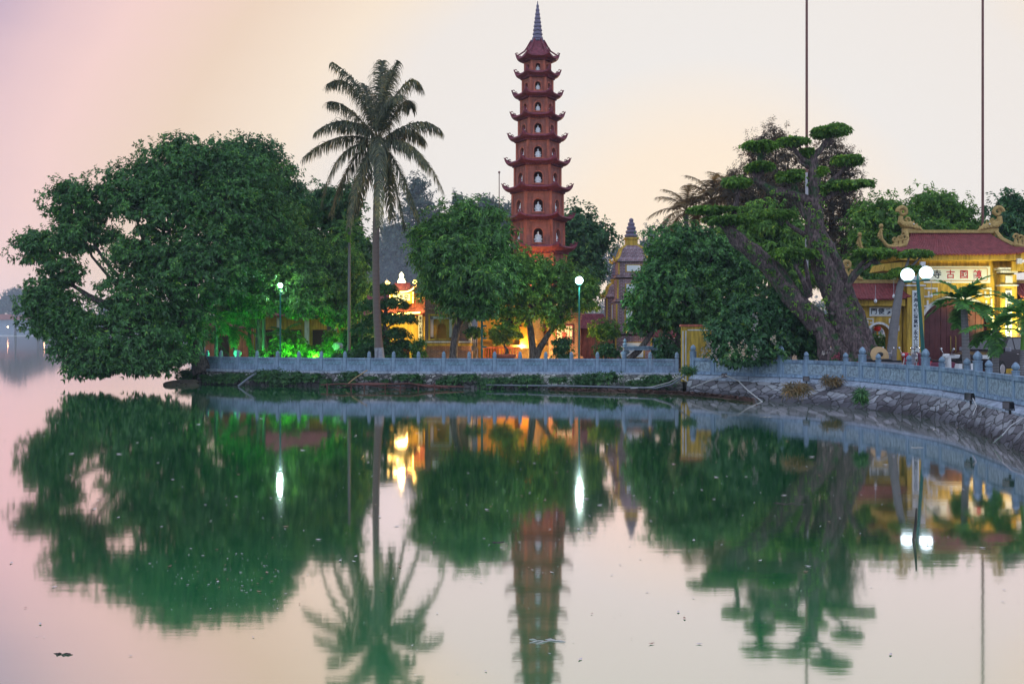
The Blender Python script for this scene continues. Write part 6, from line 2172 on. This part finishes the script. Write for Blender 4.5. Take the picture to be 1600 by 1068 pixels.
def scooter(label, px, d, rz, body, group='motor scooters parked behind the thick fence'):
    base = W(px, 0, d); base.z = GR
    r = thing('motor_scooter', label, 'scooter', base, rz, group)
    mb = MB()
    mb.prism([(-0.75, .42), (-.1, .40), (.05, .30), (.40, .30), (.46, .42), (.52, .95), (.46, 1.0), (.36, .98), (.34, .46), (.08, .42), (.02, .72), (-.78, .74), (-.90, .66)], -.13, .13)
    mb.prism([(.42, .55), (.62, .60), (.72, .48), (.66, .40), (.5, .42)], -.08, .08)
    mb.prism([(.36, .94), (.58, .92), (.56, 1.08), (.42, 1.10)], -.14, .14)
    mb.build('body', body, r, False, .04)
    mb = MB(); mb.prism([(.0, .725), (.0, .80), (-.3, .79), (-.45, .85), (-.86, .85), (-.86, .75)], -.14, .14); mb.build('seat', M['black'], r, False, .03)
    for x in (-.62, .66):
        mb = MB(); T = Matrix.Translation((x, 0, .26)) @ Matrix.Rotation(PI / 2, 4, 'X'); mb.T = T
        mb.lathe([(.17, -.05), (.24, -.05), (.26, 0), (.24, .05), (.17, .05)], (0, 0, 0), 18); w = mb.build('wheel', M['rubber'], r, True)
        mb = MB(); mb.T = T; mb.lathe([(.04, -.06), (.168, -.03), (.168, .03), (.04, .06)], (0, 0, 0), 14); mb.build('rim', M['grey_metal'], w)
    mb = MB(); mb.tube([(.38, -.34, 1.06), (.44, -.15, 1.05), (.46, 0, 1.03), (.44, .15, 1.05), (.38, .34, 1.06)], .022, 6); mb.tube([(.66, 0, .3), (.46, 0, 1.0)], .03, 6); mb.build('handlebar', M['grey_metal'], r, True)
    for s in (-1, 1):
        mb = MB(); mb.tube([(.42, s * .22, 1.06), (.46, s * .28, 1.2), (.46, s * .34, 1.26)], .01, 5); mb.sphere((.45, s * .35, 1.27), .07, 10, 0, (.4, 1.1, .75)); mb.build('mirror', M['chrome'], r, True)
    mb = MB(); mb.sphere((.58, 0, 1.0), .085, 10, 0, (.5, 1, .8)); mb.build('headlight', M['white_plastic'], r, True)
    mb = MB(); mb.box((-.90, 0, .70), (.05, .18, .07)); mb.build('tail_light', M['tail_red'], r)
    mb = MB(); mb.tube([(-.1, .1, .3), (.0, .28, .02)], .015, 5); mb.build('kickstand', M['grey_metal'], r)
    return r


scooter('bright red and white motor scooter parked at the lettered pilaster', 1428, 41.2, R(205), M['red_plastic'])
scooter('maroon motor scooter half hidden behind the double globe lamp post', 1456, 40.6, R(160), M['purple_plastic'])
scooter('grey motor scooter with a straw hat on its seat beside the gnarled tree', 1372, 41.0, R(15), M['grey_plastic'])
scooter('pale white motor scooter in front of the arched doors', 1496, 38.4, R(195), M['white_plastic'])
scooter('grey motor scooter beside the flat topped tree trunk', 1408, 40.4, R(350), M['grey_plastic'])
q = W(1384, 0, 41.0)
hat = thing('straw_hat', 'round tan straw hat with a dark hole-like centre, propped up beside the gnarled tree foot', 'hat', (q.x - .25, 41.0, GR + 0.98))
mb = MB(); mb.T = Matrix.Rotation(R(66), 4, 'X')
mb.lathe([(.36, 0), (.37, .02), (.30, .05), (.16, .07), (.12, .075)], (0, 0, 0), 20); mb.build('brim', M['straw'], hat, True)
mb = MB(); mb.T = Matrix.Rotation(R(62), 4, 'X'); mb.lathe([(.13, .06), (.12, .12), (.10, .15), (.03, .16)], (0, 0, 0), 14, 0, 0, 1, .7); mb.build('crown', M['black'], hat, True)

# ------------------------------------------------------------------ small things on land
q = W(1230, 0, 44.8); q.z = GR
root = thing('bucket', 'white plastic bucket standing behind the thick fence under the sprawling bush', 'bucket', (q.x, q.y, GR + 0.52))
mb = MB(); mb.lathe([(.17, 0), (.22, .42), (.235, .44), (.235, .47), (.20, .47), (.16, .05)], (0, 0, 0), 18); mb.build('pail', M['white_plastic'], root, True)
mb = MB(); mb.tube([(-.23, 0, .43), (-.2, -.12, .52), (0, -.2, .55), (.2, -.12, .52), (.23, 0, .43)], .012, 5); mb.build('handle', M['grey_metal'], root, True)
mb = MB(); mb.box((q.x - .1, q.y + .1, GR + .26), (1.0, .6, .52)); tag(mb.build('stone_block', M['stone_pale']), 'low pale stone block carrying the white bucket', 'block')
for lb, px_, py_, lf in (('small white flowering plant between the bucket and the gnarled trunk', 1294, 550, 'dry_flower'), ('small orange-pink flowering plant at the gnarled trunk\'s foot', 1303, 558, 'pink_flower')):
    shrub('flowering_plant', lb, px_, py_, 6, 5, 42.9, lf, GR, None, .10, .05, True, .15, 10)
for lb, px_, py_, rx_, ry_, d_ in (('rounded grey boulder on the lawn lit green on one side', 528, 541, 11, 9, 57.2), ('low dark boulder at the foot of the coconut palm', 549, 552, 12, 9, 55.5), ('pale squat stone planter block behind the thin fence', 371, 552, 8, 8, 57.2)):
    k = d_ / F; c = W(px_, py_, d_)
    mb = MB(); n0 = len(mb.v); mb.sphere((0, 0, 0), 1, 16)
    vs = []
    for v in mb.v:
        w = Vector(v); f = 0.72 + .20 * math.sin(w.x * 3.1 + px_) * math.cos(w.z * 2.7) + .12 * math.sin(w.y * 7 + w.x * 5) + .08 * math.sin(w.z * 9 + w.x * 11)
        vs.append((w.x * rx_ * k * f, w.y * rx_ * k * f * .8, w.z * ry_ * k * f))
    mb.v = vs
    o = mb.build('boulder', M['stone_pale'] if px_ != 549 else M['rubble_round'], None, True); o.location = (c.x, c.y, max(GZ + ry_ * k * .6, c.z)); tag(o, lb, 'boulder')
# black spotlights on the apron with their cable pipes
proto = None
for lb, px_, py_, d_, rz in (('black spotlight on the apron nearest the frame\'s edge, tilted at the water'.replace("nearest the frame's edge, ", "below the last big fence post, "), 1577, 634, 25.3, -1.2), ('black spotlight on the apron with a dangling pale cable', 1516, 620, 28.9, -1.1),
                             ('black spotlight on the apron where two white pipes meet', 1132, 587, 45.0, -.3), ('black spotlight on the apron above the hanging dry creeper', 1260, 592, 41.6, -.4)):
    q = W(px_, py_, d_)
    if proto is None:
        proto = thing('spotlight', lb, 'spotlight', q, rz, 'black spotlights on the apron')
        mb = MB(); mb.box((0, -.04, .02), (.24, .13, .19)); mb.box((0, .05, .02), (.16, .08, .12)); mb.build('housing', M['black'], proto, False, .012)
        mb = MB(); mb.box((0, -.108, .02), (.2, .008, .15)); mb.build('lens', M['car_glass'], proto)
        mb = MB(); mb.tube([(-.14, 0, .02), (-.14, .02, -.10), (.14, .02, -.10), (.14, 0, .02)], .012, 5); mb.tube([(0, .02, -.1), (0, .03, -.2)], .03, 6); mb.build('bracket', M['black'], proto)
        root = proto
    else:
        root = copy_tree(proto); root['label'] = lb; root.location = q; root.rotation_euler = (0, 0, rz)


def pipe(name, label, pts, r, mat, cat='pipe'):
    p0 = W(*pts[0])
    mb = MB(); P = [W(*p) - p0 for p in pts]
    mb.tube(P, r, 7)
    o = mb.build(name, M[mat], None, True); o.location = p0
    return tag(o, label, cat)


pipe('drain_pipe', 'grey drain pipe slanting from the rubble bank into the water near the island corner', [(400, 583, 53.2), (390, 589, 52.9), (372, 603, 52.6)], .055, 'hose')
pipe('bamboo_pole', 'pale bamboo pole leaning on the rubble bank', [(574, 578, 51.3), (555, 590, 51.0), (540, 602, 50.7)], .025, 'straw', 'pole')
pipe('water_hose', 'long grey hose along the foot of the rubble bank and up the ochre wall', [(1082, 576, 45.9), (1070, 586, 45.6), (1050, 600, 46.0), (1025, 606, 46.6), (985, 605, 47.3), (930, 603.5, 48.2), (880, 602.5, 48.8), (820, 602, 49.6), (760, 601, 50.2)], .04, 'hose', 'hose')
pipe('conduit', 'thin white pipe running down from the apron spotlight across the cut stone into the water', [(1134, 586, 44.7), (1154, 595, 43.6), (1168, 609, 42.6), (1192, 628, 41.0)], .022, 'pvc')
pipe('conduit', 'thin white pipe from the apron spotlight along the top of the cut stone', [(1130, 587, 44.7), (1110, 594, 45.0), (1080, 606, 44.9)], .022, 'pvc')
pipe('conduit', 'thin white bent pipe on the weeds at the foot of the ochre wall', [(1074, 596, 45.4), (1062, 588, 46.6), (1046, 597, 46.8), (1020, 604, 47), (985, 606.5, 47.1)], .02, 'pvc')
pipe('cable', 'pale cable hanging from the apron over the near cut stone bank', [(1600, 652, 24.9), (1580, 664, 24.6), (1566, 680, 24.4), (1553, 691, 24.9)], .015, 'pvc', 'cable')
pipe('cable', 'thin cable dangling from the second spotlight down the stones', [(1520, 622, 28.6), (1526, 634, 27.9), (1520, 648, 27.6)], .012, 'pvc', 'cable')
# rusty rod rack standing in the shallows
p0 = W(610, 603, 50.0); p0.z = 0
root = thing('rod_rack', 'rusty rod rack on short stakes standing in the shallows below the rubble bank', 'rack', p0)
mb = MB()
for k in range(5):
    mb.tube([(-3.4 + .25 * k, -.1 * k, .22 + .02 * k), (-1.0, -.12 * k + .04, .30 - .015 * k), (1.0, -.1 * k, .24 + .02 * k), (3.6 - .4 * k, -.1 * k + .1, .12)], .03, 6)
mb.build('long_rod', M['rust'], root, True)
for x in (-3.0, -1.9, -1.2, -.2, .5, 1.4, 2.2):
    mb = MB(); mb.tube([(x, -.3, -.3), (x + random.uniform(-.05, .05), -.3, .32)], .035, 6); mb.build('stake', M['rust'], root)
mb = MB()
for k in range(16):
    x = random.uniform(-3.2, 3); mb.tube([(x, .1, random.uniform(.08, .25)), (x + random.uniform(.6, 1.4), -.3, random.uniform(.02, .2))], .015, 5)
mb.build('brushwood', M['rust'], root)
# leaf litter shelf at the waterline and the dark spit at the island corner
mb = MB(); vs = []; fs = []
path = [(1180, 629, 40.9), (1120, 622, 43.6), (1062, 616, 45.7), (1000, 614, 46.7), (920, 612, 47.8), (860, 608.5, 49.2)]
for i, (x, y, dd) in enumerate(path):
    c = W(x, y, dd); wd = (0.1, .45, .75, .8, .7, .15)[i]
    vs += [(c.x, c.y - .25, -.05), (c.x, c.y + wd * .3, .045), (c.x, c.y + wd + .5, .09)]
for i in range(len(path) - 1):
    for k in range(2):
        fs.append((i * 3 + k, (i + 1) * 3 + k, (i + 1) * 3 + k + 1, i * 3 + k + 1)[::-1])
mb.add(vs, fs)
tag(mb.build('mud_shelf', M['debris']), kind='structure')
n = 900; t = rng.uniform(0, 1, n); xs = []
for k in t:
    f = k * (len(path) - 1.001); i = int(f); f -= i
    a_, b_ = W(*path[i]), W(*path[i + 1]); q = a_.lerp(b_, f)
    xs.append((q.x, q.y + random.uniform(-.2, .7), .05 + random.uniform(0, .05)))
tag(quads_obj('leaf_litter', rosettes(np.array(xs), np.tile([0, 0, 1.], (n, 1)), 2, .16, .09, .1), M['debris']), 'wet brown leaf litter washed up along the waterline', 'leaf litter', None, 'stuff')
mb = MB()
for k in range(26):
    x = 262 + k * 1.6 + random.uniform(-2, 2); q = W(x, 0, random.uniform(53.5, 55.5))
    r_ = random.uniform(.14, .32)
    mb.sphere((q.x, q.y, random.uniform(-.02, .12)), r_, 7, 0, (1.5, 1, .6))
o = mb.build('rock_spit', M['soil'], None, True)
tag(o, 'dark spit of rocks and roots at the island corner under the leaning fig', 'rocks', None, 'stuff')

# ------------------------------------------------------------------ things afloat
n = 750
px = rng.uniform(0, 1600, n); py = 640 + 420 * rng.beta(1.2, 1.5, n)
k = rng.random(n) < .35
px = np.where(k, rng.normal(820, 330, n), px); py = np.where(k, rng.normal(830, 60, n), py)
k2 = rng.random(n) < .18
px = np.where(k2, rng.normal(390, 60, n), px); py = np.where(k2, rng.normal(905, 25, n), py)
py = np.clip(py, 628, 1066)
dd = F * CH / (py - HZ)
X = (px - 800) / F * dd
lim = np.interp(dd, W_R[::-1, 1], W_R[::-1, 0])
ok = (X < lim - .4) & (dd < 48)
X, dd = X[ok], dd[ok]
n = len(X)
sz = rng.choice([.008, .014, .024, .042], n, p=[.45, .3, .18, .07]) * np.clip(dd / 12, .8, 2.4)
a = rng.uniform(0, PI, n)
ux = np.stack([np.cos(a), np.sin(a), np.zeros(n)], 1) * sz[:, None]; uy = np.stack([-np.sin(a), np.cos(a), np.zeros(n)], 1) * sz[:, None] * .42
c = np.stack([X, dd, np.full(n, .006)], 1)
up = np.array([0, 0, 1.]) * sz[:, None] * .15
Vq = np.stack([c - ux + up, c + uy, c + ux + up, c - uy], 1)
cut = int(n * .72)
M['fluff'] = plain('pale_floating_fluff', (.55, .5, .5), .8, .3, 5, 0)
tag(quads_obj('floating_fluff', Vq[:cut], M['fluff']), 'pale specks of fluff and petals floating on the green water', 'floating specks', None, 'stuff')
M['dead_leaf'] = plain('floating_dead_leaf', (.30, .17, .12), .7, .5, 9, 0)
tag(quads_obj('floating_leaves', Vq[cut:] + np.array([0, 0, .002]), M['dead_leaf']), 'brown fallen leaves floating on the lake', 'floating leaves', None, 'stuff')
d_ = F * CH / (843 - HZ)
q = W(1427, 843, d_)
mb = MB(); mb.tube([(-.02, 0, -.3), (0, 0, 0), (.03, 0, .2), (.05, .02, .42)], [.022, .02, .018, .012], 7)
o = mb.build('wooden_stake', M['bark'], None, True); o.location = (q.x, q.y, 0); tag(o, 'thin dark wooden stake poking out of the water below the globe reflections', 'stake')
for lb, x, y, ln in (('floating dark twig clump in the middle of the gnarled tree\'s reflection', 1234, 786, .34), ('small dark scrap floating beside the pagoda\'s reflection', 777, 847, .12), ('pale stick floating across the pagoda\'s reflection', 853, 1001, .22), ('pale bit of rubbish floating by the thick fence reflection', 1432, 699, .22),
                     ('white scrap floating off the cut stone bank with a pale stem', 1197, 651, .3), ('dark leaf raft floating alone on the pink water', 97, 1022, .12)):
    d_ = F * CH / (y - HZ); q = W(x, y, d_); mb = MB()
    ln *= 0.75
    for k in range(9):
        a = random.uniform(-.6, .6); cx_ = random.uniform(-.8, .8) * ln; l2 = ln * random.uniform(.12, .45); cy_ = ln * .35 * random.uniform(-1, 1)
        mb.tube([(cx_ - l2 * math.cos(a), cy_ - l2 * math.sin(a), .0), (cx_, cy_, .006), (cx_ + l2 * math.cos(a), cy_ + l2 * math.sin(a), .002)], [.002, .006, .002], 5)
    o = mb.build('floating_debris', M['bark'] if 'dark' in lb else M['fluff'], None, True); o.location = (q.x, q.y, 0); tag(o, lb, 'debris')

# ------------------------------------------------------------------ far shore
bl = []
for k in range(90):
    x = -900 + k * 22 + random.uniform(-8, 8); y = 930 + random.uniform(-12, 30); h = random.uniform(9, 15)
    bl.append(((x, y, h * .9), (random.uniform(11, 17), 9, h)))
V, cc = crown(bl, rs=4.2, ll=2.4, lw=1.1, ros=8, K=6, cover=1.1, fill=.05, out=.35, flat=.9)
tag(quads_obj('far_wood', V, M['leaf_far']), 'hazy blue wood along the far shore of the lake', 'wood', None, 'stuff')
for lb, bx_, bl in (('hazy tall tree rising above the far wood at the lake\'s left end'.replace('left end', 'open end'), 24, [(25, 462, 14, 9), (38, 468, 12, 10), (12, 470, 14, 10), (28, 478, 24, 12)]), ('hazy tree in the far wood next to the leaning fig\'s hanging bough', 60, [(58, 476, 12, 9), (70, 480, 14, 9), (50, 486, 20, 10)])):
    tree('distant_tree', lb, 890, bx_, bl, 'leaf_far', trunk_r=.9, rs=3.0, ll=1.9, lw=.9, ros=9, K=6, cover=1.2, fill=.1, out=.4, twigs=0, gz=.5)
mb = MB(); mb.box((0, 0, .45), (1900, 1.5, .9)); o = mb.build('far_embankment', M['white']); o.location = (0, 903, 0); tag(o, 'pale low embankment line along the far shore', 'embankment')
root = thing('distant_building', 'long distant building with dusky red roof among the far wood', 'building', (-440, 915, .5))
mb = MB(); mb.box((0, 6, 7), (130, 10, 14)); mb.build('wall', M['stone_pale'], root)
mb = MB(); mb.prism([(-67, 14), (67, 14), (62, 19), (-62, 19)], -1, 13); mb.build('roof', M['brick_trim'], root)
M['far_lamp'] = emit('distant_orange_lamp', (1, .55, .25), 30)
for lb, px_ in (('distant orange street lamp on the far shore before the red roofed building', 12.5), ('distant orange street lamp on the far shore behind the fig\'s hanging bough', 69.5)):
    b_ = W(px_, 0, 901); root = thing('distant_lamp', lb, 'street lamp', (b_.x, 901, .5))
    mb = MB(); mb.tube([(0, 0, 0), (0, 0, 7.2)], .15, 6); mb.build('post', M['grey_metal'], root)
    mb = MB(); mb.sphere((0, -.3, 7.6), .55, 10); mb.build('globe', M['far_lamp'], root, True)

# ------------------------------------------------------------------ evening haze over the lake
mb = MB(); mb.box((0, 640, 21.5), (3300, 1760, 45))
hz = mb.build('haze', [])
hm = bpy.data.materials.new('haze_air'); hm.use_nodes = True
t = hm.node_tree; t.nodes.clear()
o_ = t.nodes.new('ShaderNodeOutputMaterial'); pv = t.nodes.new('ShaderNodeVolumePrincipled')
pv.inputs['Color'].default_value = (.70, .82, 1.0, 1)
pv.inputs['Density'].default_value = .00029
pv.inputs['Anisotropy'].default_value = .0
t.links.new(pv.outputs[0], o_.inputs['Volume'])
hz.data.materials.append(hm)
tag(hz, kind='stuff')
